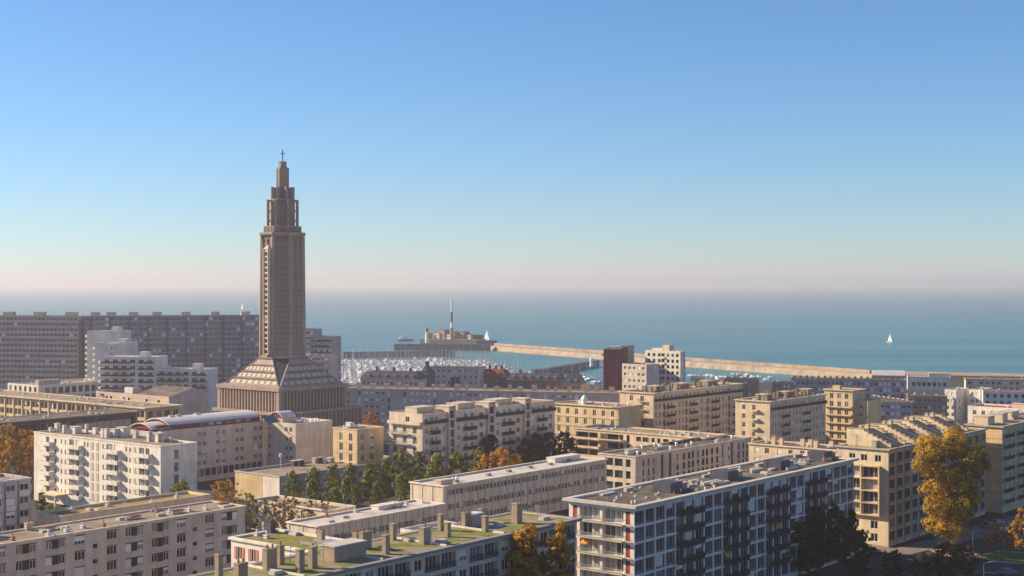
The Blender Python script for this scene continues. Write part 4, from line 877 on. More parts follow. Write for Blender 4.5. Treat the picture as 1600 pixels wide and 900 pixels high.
b.scatter(14, (0, 1, 2), 77); a = MB(); a.box(0, .6, -1.1, 0, 0, 12.4); b.put('end_pillar', a.mesh('end_pillar', M['brown']), 'F', b.L-.65, 0, 0); b.done()
# right behind the church
b = simple('balcony_tower_block', 'dark balconied tower block with lilac end wall just right of the church', (519, 526), 486, BF, 34, None, 'lilac', 11, 7, 1.5, 1.6, u3=533, side='R', sc=3, pn=PANEB, nside=3)
for k in range(11): b.balc('F', .3, 34-3.0-2.95*k, b.L-.6, 1.1, 'filled', ('whitem', 'rail'))
b.done()
b = simple('dark_flats_block', 'dark flat topped block of flats peeping out right of the tower', (490, 514), 455, BF, 38, 12, 'lilac', 12, 9, 1.5, 1.6, sc=0, pn=PANEB); b.done()
b = simple('beige_low_flats', 'low beige flats with brown balconies between church podium and balconied tower', (514, 556), 474, BF, 24.5, 12, 'pink', 8, 6, 2.2, 1.6, sc=3, pn=PANEB)
for k in range(8): b.balc('F', .3, 24.5-3.0-2.95*k, b.L-.6, 1.0, 'solid', ('pale', 'pale'), .8)
b.done()
b = simple('beige_quay_building', 'beige quayside building with dark glazed stairwell in front of the marina', (671, 573), 749, BF, 20, 12, 'pale', 6, 9, 1.2, 1.5, sc=6, roof='darkroof', cor=(.3, .4, 'brown')); b.win('F', b.L*.42, 3, 5, 12, n=2, pn=GREENG, hole=False, d=.02); b.done()
def mansard(name, label, corner, u2, ang, z, depth, wall, roofmat, rise, ncol=8):
    b = Bld(name, label, corner, u2, ang, z, depth, wall, cat='house', roof='darkroof', parapet=.1)
    b.row('F', even(ncol, 1.2, b.L, .5), [z-1-1.7, z-4-1.7, z-7-1.7], 1.2, 1.6)
    a = MB(); L_, W_ = b.L, b.W; i = 2.2; e = .3
    a.prism([(-e, -e), (L_+e, -e), (L_+e, W_+e), (-e, W_+e)], 0, rise, 0, [(i, i), (L_-i, i), (L_-i, W_-i), (i, W_-i)]); ro = a.build('mansard_roof', M[roofmat], b.root, (0, 0, z+.02))
    dm = MB(); dm.box(0, 1.5, 0, 1.6, 0, 1.7); dm.box(-.1, 1.6, -.1, 1.7, 1.703, 1.9)
    me = cached('dorm', lambda: dm.mesh('dormer', M['pale']))
    for u in even(max(2, ncol//2), 1.5, L_, 1.5): link('dormer', me, ro, (u, .3, .35))
    for u in even(3, 1.2, L_, 2): link('chimney', chimney_mesh(1.2, .7, 1.6, 2, 'brick'), b.root, (u, W_/2, z+rise))
    return b
mansard('slate_mansard_house', 'slate mansard roofed houses left of the beige quayside building', (563, 592), 655, BF, 16, 12, 'pale', 'slate', 3.6, 12).done()
mansard('narrow_slate_house', 'narrow dark slate roofed house wedged beside the beige quayside building', (655, 585), 670, BF, 17.5, 10, 'brick', 'slate', 4, 3).done()
mansard('red_roof_house', 'house with dark and red tiled roof right of the quayside building', (750, 588), 790, BF, 15, 12, 'brick', 'redroof', 3.5, 5).done()
mansard('dark_dormer_row', 'long dark roofed row with pale dormers before the marina', (790, 594), 878, BF, 14, 12, 'brick', 'slate', 3.2, 12).done()
mansard('mansard_villa', 'yellowish villa with rounded dark roof just left of the maroon tower', (878, 600), 908, BF, 13, 12, 'yellow', 'slate', 4.5, 4).done()
b = simple('maroon_tower_block', 'slim tower block with blank maroon wall and dark glazed side', (963, 546), 943, BF, 30.5, None, 'maroon', 0, 1, u3=982, sc=2)
for k in range(9): b.row('R', even(3, 3.2, b.W, .3), [30.5-1.2-1.9-3.0*k], 3.2, 1.9, n=2, fr='dframe', pn=PANEB); b.balc('L', 1, 30.5-3.2-3.0*k, b.W-2, 1.0, 'solid', ('white', 'white'))
b.rbox(2, 4, 5, 5, 1.6, 'pale', cap=None); a = MB(); a.box(0, 3.0, 0, 2.8, 0, 31.5); a.build('stair_shaft', M['pale'], b.root, (b.L+.01, b.W-2.9, 0)); b.done()
b = simple('beige_infill_block', 'small beige block between the maroon tower and the white tower', (972, 568), 1010, AL, 24, 11, 'pale', 7, 5, 1.4, 1.4, sc=3, pn=PANE); b.done()
b = simple('white_tower_block', 'white tower block with square windows and recessed stairwell near the breakwater', (1063, 549), 1008, BF, 29, None, 'white', 9, 0, u3=1071, sc=2) if False else Bld('white_tower_block', 'white tower block with square windows and recessed stairwell near the breakwater', (1063, 549), 1008, AL, 29, None, 'white', u3=1071, roof='gravel')
for k in range(9):
    z0 = 29-2.9-2.85*k
    for f in (.07, .22, .37, .62, .75, .88): b.win('F', f*b.L, z0, 1.5, 1.6, n=1, fr='dframe')
    b.win('F', .46*b.L, z0-.6, .1*b.L, 2.2, n=1, fr='dframe', pn=PANEB, d=.6); b.balc('F', .45*b.L, z0-.7, .12*b.L, .5, 'solid', ('white', 'white'), .8)
    b.row('R', [3, 7], [z0], 1.4, 1.5)
b.rbox(b.L*.4, 3, 4, 4, 3.2, 'cream', cap=None); b.rbox(2, 3, 6, 4, 1.6, 'white', cap=None); b.scatter(4, (0, 4), 5); b.done()
simple('dark_roof_house', 'little white house with dark roof right of the white tower', (1078, 588), 1098, BF, 14, 9, 'white', 3, 3, roof='darkroof', cat='house', sc=3).done()
simple('brown_rooftop_house', 'brown rooftop block with chimneys behind the large cream building', (1098, 596), 1136, BF, 15, 10, 'brown', 3, 5, roof='darkroof', cat='house', sc=6).done()
simple('dark_quay_house', 'dark flat quay house before the right side of the marina', (1132, 591), 1184, BF, 15, 10, 'brown', 3, 7, roof='slate', cat='house', sc=6).done()
simple('flat_quay_house', 'low brown quay house left of the red shuttered row', (1206, 597), 1238, BF, 12.5, 10, 'brown', 3, 4, roof='slate', cat='house', sc=2).done()
b = Bld('red_shutter_row', 'long low grey row with dark red shutters before the breakwater', (1236, 591), 1415, BF, 13, 11, 'lilac', roof='darkroof', cornice=(.4, .35, 'brown'), parapet=.3)
for i, u in enumerate(even(26, 1.5, b.L, .5)):
    for k in range(3):
        if (i*3+k) % 4 == 1: b.panel('F', u, 13-1.4-1.9-3*k, 1.6, 2.0, 'redpan', name='shutter', d=0)
        else: b.win('F', u, 13-1.4-1.8-3*k, 1.6, 1.8, blind=.45)
for i in range(18): b.chim(1+i*(b.L-2)/18, 3+(i % 3)*2, 1.2, .7, 1.2, 1, 'brown')
b.row('R', even(3, 1.4, b.W), [13-3.2, 13-6.2], 1.4, 1.6); b.done()
b = Bld('white_boathouse', 'long white flat roofed boathouse by the beach', (1418, 588), 1486, BF, 8, 14, 'white', roof='paleroof', cat='boathouse'); b.row('F', even(7, 2, b.L, 2), [2.5], 2, 2.2, fr='dframe'); b.rbox(b.L*.5, 4, 12, 5, 2.2, 'lilac'); b.done()
b = Bld('wave_roof_hall', 'grey hall with curved metal roof behind the red shuttered row', (1362, 587), 1414, BF, 5, 22, 'grey', roof='greyroof', cat='hall'); vault('vault_roof', 0, b.L, -.5, 22.5, 0, 2.6, b.root, (0, 0, 5.3), 'greyroof', 'grey'); b.done()
b = simple('beach_flats', 'beige flats with dark windows near the beach at the right edge', (1509, 592), 1720, BF, 12.5, 12, 'cream', 3, 22, 1.7, 1.5, roof='gravel', sc=12, cor=(.4, .35, 'brown')); b.done()
b = simple('brown_flats', 'brownish flats with small windows below the white boathouse', (1418, 618), 1480, BF, 14, 12, 'brown', 4, 8, 1.3, 1.6, roof='darkroof', sc=5, cor=(.3, .3, 'brown')); b.done()
b = Bld('red_stepped_roof_building', 'grey building with red stepped rooflights below the red shuttered row', (1356, 627), 1426, BF, 11.5, 14, 'lilac', roof='pale' if False else 'gravel')
b.row('F', even(8, 1.6, b.L, .6), [11.5-1.4-1.4-3*k for k in range(3)], 1.6, 1.4, blind=.3)
for i in range(9):
    a = MB(); a.box(0, 1.2, 0, 5, 0, 2.6-.22*i); a.quad((1.2, 0, 2.6-.22*i), (2.2, 0, .8), (2.2, 5, .8), (1.2, 5, 2.6-.22*i), 1); a.quad((1.2, 0, 0), (2.2, 0, 0), (2.2, 0, .8), (1.2, 0, 2.6-.22*i)); a.build('stepped_rooflight', [M['cream'], M['redroof']], b.root, (2+i*2.0, 5-.3*i, b.roofz()))
b.done()
b = simple('white_gable_house', 'narrow bright white house with lilac side left of the beach flats', (1494, 609), 1476, AL, 16, None, 'white', 5, 2, 1.2, 1.6, u3=1514, side='R', nside=2, cat='house', sc=2, roof='redroof'); b.done()
b = simple('white_twin_house', 'second white house with curved corner right of the narrow white house', (1532, 609), 1514, AL, 16, None, 'white', 5, 2, 1.2, 1.6, u3=1551, side='R', nside=2, cat='house', sc=2, roof='redroof'); b.done()
b = simple('white_long_house', 'long white house in blue shade at the right edge below the beach flats', (1536, 611), 1720, BF, 16, 11, 'white', 4, 16, 1.3, 1.5, cat='house', sc=4, roof='redroof', fr='dframe'); b.done()
ORD = 'first second third fourth fifth sixth seventh eighth ninth tenth eleventh twelfth thirteenth fourteenth fifteenth sixteenth'.split()
# ================================================================== HARBOUR
def wallrun(name, pts, half, z0, z1, mt, label, slope=.0, cat='breakwater'):
    a = MB()
    for (p, q) in zip(pts[:-1], pts[1:]):
        p = Vector(p); q = Vector(q); d = (q-p).normalized(); n = Vector((-d.y, d.x)); n0 = n*(half+slope); n1 = n*half
        c = [p-n0, q-n0, q+n0, p+n0]; t = [p-n1, q-n1, q+n1, p+n1]; a.prism([tuple(x) for x in c], z0, z1, 0, [tuple(x) for x in t])
    o = a.build(name, M[mt]); return tag(o, label, cat)
bw = wallrun('breakwater', [(-32, 1412), (74, 1236), (137, 1118), (247, 952)], 4, -5, 1.2, 'stone', 'long pale stone breakwater reaching from the beach to the fort', 4)
a = MB()
for p, q in (((-20, 1398), (76, 1240)), ((76, 1240), (139, 1122)), ((139, 1122), (240, 962))):
    p = Vector(p); q = Vector(q); d = (q-p).normalized(); n = Vector((-d.y, d.x))*1.2; off = Vector((3.2, 1.9))
    a.prism([tuple(p-n+off), tuple(q-n+off), tuple(q+n+off), tuple(p+n+off)], 1.2, 3.4)
a.build('parapet_wall', M['stone'], bw)
tag(sheet('beach_terrace', [(240, 940), (332, 912), (600, 856), (600, 884), (340, 945), (250, 975)], -4, 2.2, 'stone'), None)
def fort():
    p = ground(715, 543, -3); r = empty('harbour_fort', (p.x, p.y, 0), R(-14)); tag(r, 'sandy stone fort with blocky buildings at the end of the breakwater', 'fort')
    k = p.y/F
    a = MB(); a.prism([(-58*k, -8), (36*k, -12), (40*k, 14), (-50*k, 16), (-60*k, 6)], -5, 5.6); a.build('rampart', M['stone'], r)
    for x, y, w_, d, h_, m in ((-50, 4, 7, 6, 9, 'brown'), (-33, 5, 9, 6, 10, 'cream'), (-24, 6, 11, 9, 17, 'brown'), (-12, 1, 9, 5, 8, 'cream'), (-6, 4, 10, 9, 13, 'brown'), (8, 5, 9, 8, 13, 'brown'), (20, 2, 7, 6, 7, 'cream'), (30, 5, 13, 6, 6, 'slate')):
        b = MB(); w1 = w_*k*.62; b.box(-w1, w1, -d*.6, d*.6, 0, h_*k*.72+1); b.box(-w1-.2, w1+.2, -d*.6-.2, d*.6+.2, h_*k*.72+1.003, h_*k*.72+1.4, 1)
        for q in range(3): b.box(-w1*.7+q*w1*.55, -w1*.7+q*w1*.55+1.0, -d*.6-.05, -d*.6-.003, h_*k*.38, h_*k*.38+1.4, 1)
        b.build('fort_house', [M[m], M['slate']], r, (x*k, y, 5.603), R(-25 if w_ < 12 else 0))
    b = MB(); b.prism([(36*k, -14), (64*k, -14), (64*k, 0), (36*k, 0)], -4, 5, 0); b.build('dark_ramp', M['darkst'], r)
fort()
p = ground(669, 537, 4); r = empty('lighthouse', (p.x-1, p.y-2, 5)); tag(r, 'small white lighthouse with red lantern on the fort', 'lighthouse'); r.scale = (.72, .72, .72)
a = MB(); a.lathe([(2.6, 0), (1.9, 14), (2.5, 14.1), (2.5, 14.7)], 12); a.build('lighthouse_tower', M['whitem'], r)
a = MB(); a.lathe([(1.9, 14.7), (1.9, 17.2), (2.5, 17.3), (2.3, 18.3), (.8, 19.8), (.2, 21), (0, 22)], 12); a.build('lantern', M['red'], r)
p = ground(706, 540, 0); r = empty('signal_mast', (p.x, p.y-4, 6)); tag(r, 'tall white and dark banded signal mast rising from the fort', 'mast')
a = MB(); a.tube((0, 0, 0), (0, 0, 12), 1.9, 1.7, 10); a.build('mast_base', M['brown'], r)
for z0, z1, r0, m in ((12, 17.5, 1.25, 'whitem'), (17.5, 28, 1.1, 'blue'), (28, 41, .9, 'whitem')): a = MB(); a.tube((0, 0, z0), (0, 0, z1), r0, r0*.92, 10); a.build('mast_section', M[m], r)
p0, p1 = ground(617, 547, -3), ground(766, 548, -3); o = wallrun('jetty', [tuple(p0), tuple(p1)], 3, -5, 3.2, 'darkst', 'long dark jetty wall in front of the fort')
p0, p1 = ground(536, 559, -3), ground(709, 557, -3); wallrun('jetty', [tuple(p0), tuple(p1)], 3, -5, 2.2, 'darkst', 'dark rocky inner jetty behind the marina masts')
p0, p1 = ground(838, 588, -3), ground(932, 572, -3); wallrun('jetty', [tuple(p0), tuple(p1)], 3, -5, 1.8, 'darkst', 'dark jetty with small white light at the marina mouth')
p = ground(924, 572, 2); a = MB(); a.lathe([(1.4, 0), (1.1, 4), (1.5, 4.1), (1.3, 5.5), (0, 7)], 10); tag(a.build('jetty_light', M['whitem'], None, (p.x, p.y, 1.8)), 'small white harbour light on the end of the marina jetty', 'harbour light')
# moored boats
def boat_mesh(L, motor, cover):
    a = MB(); wd = L*.36; secs = []
    for t, f, sh in ((0, .78, 0), (.3, 1, 0), (.6, .9, .1), (.85, .45, .25), (1, .04, .4)):
        x = -L/2+t*L; secs.append([(x, -wd/2*f, 1.5+sh), (x, -wd/2*f*.6, -.2), (x, wd/2*f*.6, -.2), (x, wd/2*f, 1.5+sh)])
    for s0, s1 in zip(secs[:-1], secs[1:]):
        for i in range(3): a.quad(s0[i], s1[i], s1[i+1], s0[i+1])
        a.quad(s0[3], s1[3], s1[0], s0[0])
    a.quad(*secs[0])
    if motor:
        a.prism([(-L*.3, -wd*.36), (L*.2, -wd*.36), (L*.2, wd*.36), (-L*.3, wd*.36)], 1.5, 3.0, 0, [(-L*.26, -wd*.3), (L*.06, -wd*.3), (L*.06, wd*.3), (-L*.26, wd*.3)]); a.box(-L*.15, L*.0, -wd*.26, wd*.26, 3.0, 3.9); a.box(-L*.22, L*.1, -wd*.363, wd*.363, 2.1, 2.6, 1)
    else:
        a.prism([(-L*.12, -wd*.3), (L*.25, -wd*.25), (L*.25, wd*.25), (-L*.12, wd*.3)], 1.5, 2.1, 0, [(-L*.1, -wd*.25), (L*.18, -wd*.2), (L*.18, wd*.2), (-L*.1, wd*.25)])
        a.tube((L*.08, 0, 1.2), (L*.08, 0, 1.2+L*1.12), .125, .09, 5, 2); a.tube((L*.06, 0, 2.4), (-L*.36, 0, 2.4), .22, .22, 6, 1)
        a.box(L*.07, L*.09, -wd*.3, wd*.3, 1.2+L*.6, 1.26+L*.6, 2)
    return a.mesh('moored_boat', [M['whitem'], M[cover], M['metal']])
bm_s = [boat_mesh(9, 0, 'blue'), boat_mesh(11, 0, 'blue'), boat_mesh(10, 0, 'pale'), boat_mesh(12.5, 0, 'slate'), boat_mesh(8, 0, 'maroon')]
bm_m = [boat_mesh(9, 1, 'carglass'), boat_mesh(12, 1, 'blue')]
rb = random.Random(11); spots = []
for k, Y in enumerate((915, 937, 959, 982, 1006, 1031, 1057, 1084, 1112, 1141, 1172)):
    x0 = (532-800)/F*Y; x1 = (872-k*11-800)/F*Y
    a = MB(); a.box(x0, x1, Y-1.1, Y+1.1, -2.6, -2.3); tag(a.build('pontoon', M['greyroof']), ORD[k]+' floating pontoon from the quay between rows of moored boats', 'pontoon', 'marina pontoons')
    x = x0+3
    while x < x1-2:
        for sgn in (-1, 1):
            if rb.random() < .88: spots.append((x+rb.uniform(-.6, .6), Y+sgn*7.2, sgn))
        x += 5.8
spots.sort(key=lambda q: q[1]); more = spots[272:]; spots = spots[:272]
for x, y, sgn in spots:
    me = rb.choice(bm_s) if rb.random() < .84 else rb.choice(bm_m)
    o = link('moored_boat', me, None, (x, y, -3), R(90*sgn-22)+rb.uniform(-.06, .06)); tag(o, 'small white boat moored among the many masts of the marina', 'boat', 'boats moored in the marina')
v_, f_, m_ = [], [], []
for x, y, sgn in more:                         # the farther boats beyond the first few hundred
    me = rb.choice(bm_s) if rb.random() < .84 else rb.choice(bm_m); mt_ = Matrix.Translation((x, y, -3)) @ Matrix.Rotation(R(90*sgn-22), 4, 'Z'); i0 = len(v_)
    v_ += [tuple(mt_ @ q.co) for q in me.vertices]; f_ += [tuple(i0+k for k in q.vertices) for q in me.polygons]; m_ += [q.material_index for q in me.polygons]
me = bpy.data.meshes.new('distant_boats'); me.from_pydata(v_, [], f_); me.materials.append(M['whitem']); me.materials.append(M['blue']); me.materials.append(M['metal']); me.polygons.foreach_set('material_index', m_)
tag(link('distant_boats', me), 'far mass of small white boats and masts filling the marina', 'boats', kind='stuff')
for u in (1079, 1086, 1094, 1106, 1113, 1121, 1126, 1133, 1146, 1152, 1160, 1168, 1176, 1186, 1196, 1203, 880, 893, 905, 915, 921, 930, 936):
    v = rb.uniform(588, 604) if u < 1000 else rb.uniform(587, 596); p = ground(u, v, -3)
    o = link('moored_boat', rb.choice(bm_s[:4]), None, (p.x, p.y, -3), rb.uniform(-.5, .5)+1.2); tag(o, 'white sailing yacht with bare mast moored near the right hand towers', 'boat', 'yachts moored on the right')
def sail(name, label, u, v, hgt, sc=1.0):
    p = ground(u, v, -3); r = empty(name, (p.x, p.y, -3), R(-48)); tag(r, label, 'sailboat'); r.scale = (sc, sc, sc)
    link('hull', bm_s[1], r)
    a = MB(); a.tri((.9, 0, 2.6), (-4, .2, 2.6), (.9, 0, hgt)); a.tri((.9, .06, 2.6), (-4, .26, 2.6), (.9, .06, hgt)); a.tri((1.2, 0, hgt*.9), (5.2, .1, 1.6), (1.0, .5, 1.9)); a.tri((1.2, .06, hgt*.9), (5.2, .16, 1.6), (1.0, .56, 1.9)); a.build('sail', M['whitem'], r)
sail('sailing_yacht', 'white yacht under full sail alone on the open sea at right', 1390, 535, 15.5, .62)
sail('sailing_yacht', 'small white sailboat passing behind the breakwater beside the fort', 760, 533, 15.5, .85)
sail('sailing_yacht', 'tiny white sailboat on the hazy sea left of the church tower', 378, 483, 15.5, 1.1)
p = ground(633, 533, -3); r = empty('pilot_boat', (p.x, p.y, -3), R(10)); tag(r, 'small dark hulled pilot boat with pale cabin left of the fort', 'boat')
a = MB(); a.prism([(-8, -2.2), (6, -2.2), (9.5, 0), (6, 2.2), (-8, 2.2)], -.3, 2.2); a.build('hull', M['blue'], r)
a = MB(); a.prism([(-6, -1.8), (3, -1.8), (3, 1.8), (-6, 1.8)], 2.2, 4.6, 0, [(-6, -1.6), (2, -1.6), (2, 1.6), (-6, 1.6)]); a.box(-3, 1, -1.3, 1.3, 4.6, 6.6); a.tube((-1, 0, 6.6), (-1, 0, 9), .15, .1, 5); a.build('cabin', M['whitem'], r)
# ================================================================== TREES
def limb_mesh(h, r0, spread, rng, mt, n=7, crown0=.35, twigs=3):
    a = MB(); a.tube((0, 0, -.1), (0, 0, h*crown0), r0, r0*.75, 7, 0, False); top = Vector((0, 0, h*crown0)); a.tube(top, (rng.uniform(-.3, .3), rng.uniform(-.3, .3), h*.92), r0*.75, r0*.12, 6, 0, False)
    for i in range(n):
        z = h*(crown0+(.85-crown0)*i/n); t = rng.uniform(0, 6.28); l = spread*(1-.5*i/n)*rng.uniform(.75, 1); p = Vector((0, 0, z)); q = p+Vector((math.cos(t)*l, math.sin(t)*l, l*rng.uniform(.5, 1.1)))
        a.tube(p, q, r0*.36, r0*.08, 5, 0, False)
        for _ in range(twigs):
            f = rng.uniform(.35, .9); s_ = p.lerp(q, f); a.tube(s_, s_+Vector((rng.uniform(-1, 1), rng.uniform(-1, 1), rng.uniform(.1, 1)))*l*.45, r0*.13, r0*.04, 4, 0, False)
    return a.mesh('trunk', M[mt])
def crown_mesh(h, rx, z0, shape, nclump, nleaf, leaf, rng, mt, csize=.9):
    """lobes hung inside the crown's outline, leaf clumps round each lobe, leaves round each clump"""
    v = []; f = []; H_ = h-z0
    def env(t):
        if shape == 'round': return rx*math.sqrt(max(.03, 1-(2*t-1)**2))
        if shape == 'column': return rx*(.45+.55*min(1, t/.22) if t < .22 else (1-((t-.22)/.78)**2.6)**.55 if t < 1 else .1)
        return rx*(.58+.52*t if t < .7 else max(.25, .95-((t-.7)/.3)**2*.6))
    nl = {'wide': 24, 'round': 22, 'column': 26}[shape]; lobes = []; fr0, fr1, lr0, lr1 = {'wide': (.3, .85, .30, .48), 'round': (.3, .8, .28, .46), 'column': (.05, .62, .36, .58)}[shape]
    for i in range(nl):
        t = (i+.5)/nl; t = min(.97, max(.03, t+rng.uniform(-.06, .06))); th = i*2.4+rng.uniform(-.5, .5); rad = env(t)*rng.uniform(fr0, fr1)
        lobes.append((Vector((rad*math.cos(th), rad*math.sin(th), z0+H_*t)), max(.5, rx*rng.uniform(lr0, lr1)*(.55+.45*env(t)/rx))))
    for c in range(nclump):
        lc, lr = rng.choice(lobes); d0 = Vector((rng.gauss(0, 1), rng.gauss(0, 1), rng.gauss(0, .85))).normalized()*lr*rng.random()**.35; cc = lc+d0; cs = csize*rng.uniform(.4, 1.0)
        for k in range(nleaf):
            d = Vector((rng.gauss(0, 1), rng.gauss(0, 1), rng.gauss(0, .8))).normalized()*cs*rng.random()**.5
            p = cc+d; s_ = leaf*rng.uniform(.55, 1.3)
            n = (d0*.8+d+Vector((rng.uniform(-1, 1), rng.uniform(-1, 1), rng.uniform(-.3, 1.3)))*cs*.8).normalized(); u = n.orthogonal().normalized(); w_ = n.cross(u); an = rng.uniform(0, 6.28)
            u, w_ = u*math.cos(an)+w_*math.sin(an), w_*math.cos(an)-u*math.sin(an); i = len(v)
            v += [tuple(p-u*s_*.6), tuple(p+w_*s_*.38), tuple(p+u*s_*.6), tuple(p-w_*s_*.38)]; f.append((i, i+1, i+2, i+3))
    me = bpy.data.meshes.new('crown'); me.from_pydata(v, [], f); me.materials.append(M[mt]); return me
TM = {}

def tree(name, label, u, v, htop, rx, shape, leaf_m, group=None, var=0, dens=1.0, z0f=.25, bark='bark', leaf=.5, cat='tree', zbase=0.0, cs=.9):
    """(u, v) = foot of the trunk on the photo, htop = height in metres"""
    p = ground(u, v, zbase); key = (name, var, leaf_m)
    if key not in TM:
        rng = random.Random(hash_(name)+var); TM[key] = (limb_mesh(htop, max(.16, htop*.018), rx*.8, rng, bark, 8, z0f+.05), crown_mesh(htop, rx, htop*z0f, shape, int(120*dens*max(.35, rx*htop/60)), int(26), leaf, rng, leaf_m, cs*max(.45, rx*.15)), htop)
    tm, cm, h0 = TM[key]; r = empty(name, (p.x, p.y, zbase), random.uniform(0, 6.28)); tag(r, label, cat, group); s_ = htop/h0; r.scale = (s_, s_, s_)
    link('trunk', tm, r); link('crown', cm, r); return r
def hash_(s): return sum(ord(c)*(i+1) for i, c in enumerate(s))
tree('autumn_poplar', 'golden autumn poplar standing before the chimney roof facade, the wider one', 822, 1050, 22.8, 4.6, 'column', 'leafo', 'autumn poplars in the foreground', 0, 4.4, .12, leaf=.34)
tree('autumn_poplar', 'slimmer golden brown poplar touching the striped block', 876, 1050, 23.6, 3.3, 'column', 'leafo', 'autumn poplars in the foreground', 1, 4.8, .12, leaf=.34)
tree('autumn_poplar', 'small golden poplar between the two larger poplars', 850, 1040, 20.5, 2.2, 'column', 'leafo', 'autumn poplars in the foreground', 2, 3.0, .12, leaf=.34)
tree('yellow_plane_tree', 'big yellow autumn tree in front of the framed bay building', 1487, 862, 27.0, 9.2, 'wide', 'leafy', None, 3, 3.6, .2, 'bark2', .44)
for i, (u, v, h) in enumerate(((458, 797, 9.8), (490, 793, 10.2), (519, 800, 12), (524, 812, 8), (546, 790, 10.8), (556, 805, 7.6), (579, 788, 11.6), (590, 800, 7.6), (603, 786, 12.0), (628, 782, 13.2), (629, 795, 9), (654, 778, 12.6), (682, 786, 13.0), (711, 786, 13.2), (728, 787, 11), (750, 780, 13.5))):
    tree('green_poplar', ORD[i]+' green poplar from the left in the row beside the school', u, v, h*1.05, 3.4, 'column', 'leafg', 'green poplars in a row', i % 3, 3.4, .14, leaf=.42)
for i, (u, v, h, rx) in enumerate(((760, 787, 13.4, 4.2), (784, 787, 15.4, 4.8), (804, 785, 13.2, 3.8), (740, 789, 10.3, 3.0))): tree('orange_tree', ORD[i]+' orange autumn tree behind the white school roof', u, v, h, rx, 'round', 'leafo', 'orange trees behind the school', i, 2.2, .2, leaf=.45)
for i, (u, v, h, rx) in enumerate(((822, 745, 12, 3.6), (838, 742, 13, 4), (858, 740, 13, 4.2), (880, 738, 13, 4.2), (893, 738, 11, 3.6), (765, 752, 14, 3.4), (778, 742, 13, 3.4))): tree('dark_lime_tree', ORD[i]+' dark green tree at the foot of the stair tower block', u, v, h, rx, 'round', 'leafd', 'dark trees by the stair tower block', i % 3, 2.6, .15, leaf=.45)
for i, (u, v, h, rx) in enumerate(((20, 775, 16, 5.5), (52, 770, 17, 5), (-8, 770, 17, 6), (38, 745, 15, 5), (8, 745, 16, 6), (66, 752, 15, 4), (84, 745, 13.5, 3.5))): tree('russet_tree', ORD[i]+' russet and orange tree left of the white balcony building', u, v, h, rx, 'round', 'leafr' if i % 2 else 'leafo', 'russet trees at the left edge', i, 2.0, .2, leaf=.45)
tree('courtyard_tree', 'greenish brown tree hiding the white block corner', 283, 832, 12.5, 4.6, 'round', 'leafg', None, 0, 2.2, .2, leaf=.4)
tree('courtyard_tree', 'yellow green tree left of the pale villa', 352, 828, 12.0, 4.6, 'round', 'leafo', None, 5, 1.8, .2, leaf=.38)
tree('courtyard_tree', 'dark leafed tree touching the pink block right end', 385, 838, 10.5, 3.8, 'round', 'leafg', None, 2, 1.6, .2, leaf=.38)
tree('bare_brown_tree', 'sparse brown autumn tree in front of the pale villa', 452, 845, 11.5, 5.2, 'round', 'leafb', None, 0, .9, .2, leaf=.34)
tree('bare_brown_tree', 'nearly bare brown tree beside the white school wing', 495, 838, 10.5, 4.6, 'round', 'leafb', None, 1, .8, .2, leaf=.34)
tree('bare_brown_tree', 'thin brown tree at the corner of the pale villa', 425, 838, 9.5, 3.4, 'round', 'leafb', None, 2, .7, .2, leaf=.34)
tree('dark_conifer', 'tall dark conifer between the grey block and the white block', 66, 842, 11, 2.2, 'column', 'leafd', None, 0, 3, .05, leaf=.35)
tree('garden_tree', 'rounded green garden tree before the white block entrance', 78, 845, 8.5, 2.8, 'round', 'leafg', None, 0, 2.4, .1, leaf=.35)
for i, (u, v, h, rx) in enumerate(((1295, 880, 13, 5), (1318, 872, 11, 4.2), (1340, 905, 10, 4.5), (1275, 895, 13, 4.5), (1395, 925, 8, 4.5), (1480, 912, 8.5, 4.2), (1440, 930, 8, 4), (1510, 905, 7, 3), (1250, 900, 11, 4))): tree('evergreen_oak', ORD[i]+' dark evergreen tree in the shaded street at lower right', u, v, h, rx, 'round', 'leafd', 'dark trees in the shaded street', i % 3, 4.5, .12, leaf=.4)
for i, (u, v, h, rx) in enumerate(((1553, 868, 7.5, 3.0), (1577, 872, 7.0, 2.6), (1604, 880, 12, 4.2))): tree('small_autumn_tree', ('small orange tree on the lawn island', 'low russet tree beside the lawn kerb', 'yellow green tree cut by the right edge')[i], u, v, h, rx, 'wide' if i < 2 else 'round', ('leafr', 'leafr', 'leafo')[i], None, i, 1.6, .3, leaf=.32)
for i, u in enumerate((186, 202, 218, 238, 260, 278, 296)): tree('street_tree', ORD[i]+' tiny golden street tree from the left below the stepped white blocks', u, 655, 12+(i % 3), 4.0, 'round', 'leafo', 'golden street trees far left', i % 3, 1.2, .2, leaf=.6)
tree('street_tree', 'lone orange street tree in front of the grey slab', 582, 690, 11, 4.5, 'round', 'leafr', None, 4, 1.6, .2, leaf=.5)
tree('street_tree', 'orange tree between the ochre block and the red roofed building', 1372, 690, 11, 3.6, 'round', 'leafr', None, 5, 1.6, .2, leaf=.5)
tree('street_tree', 'green shrub like tree beside the ochre lower block', 1359, 690, 10, 2.2, 'round', 'leafg', None, 6, 1.6, .2, leaf=.5)
tree('terrace_tree', 'round green tree growing on the terraced building corner', 935, 725, 7.5, 3.0, 'round', 'leafg', None, 0, 2, .1, leaf=.4)
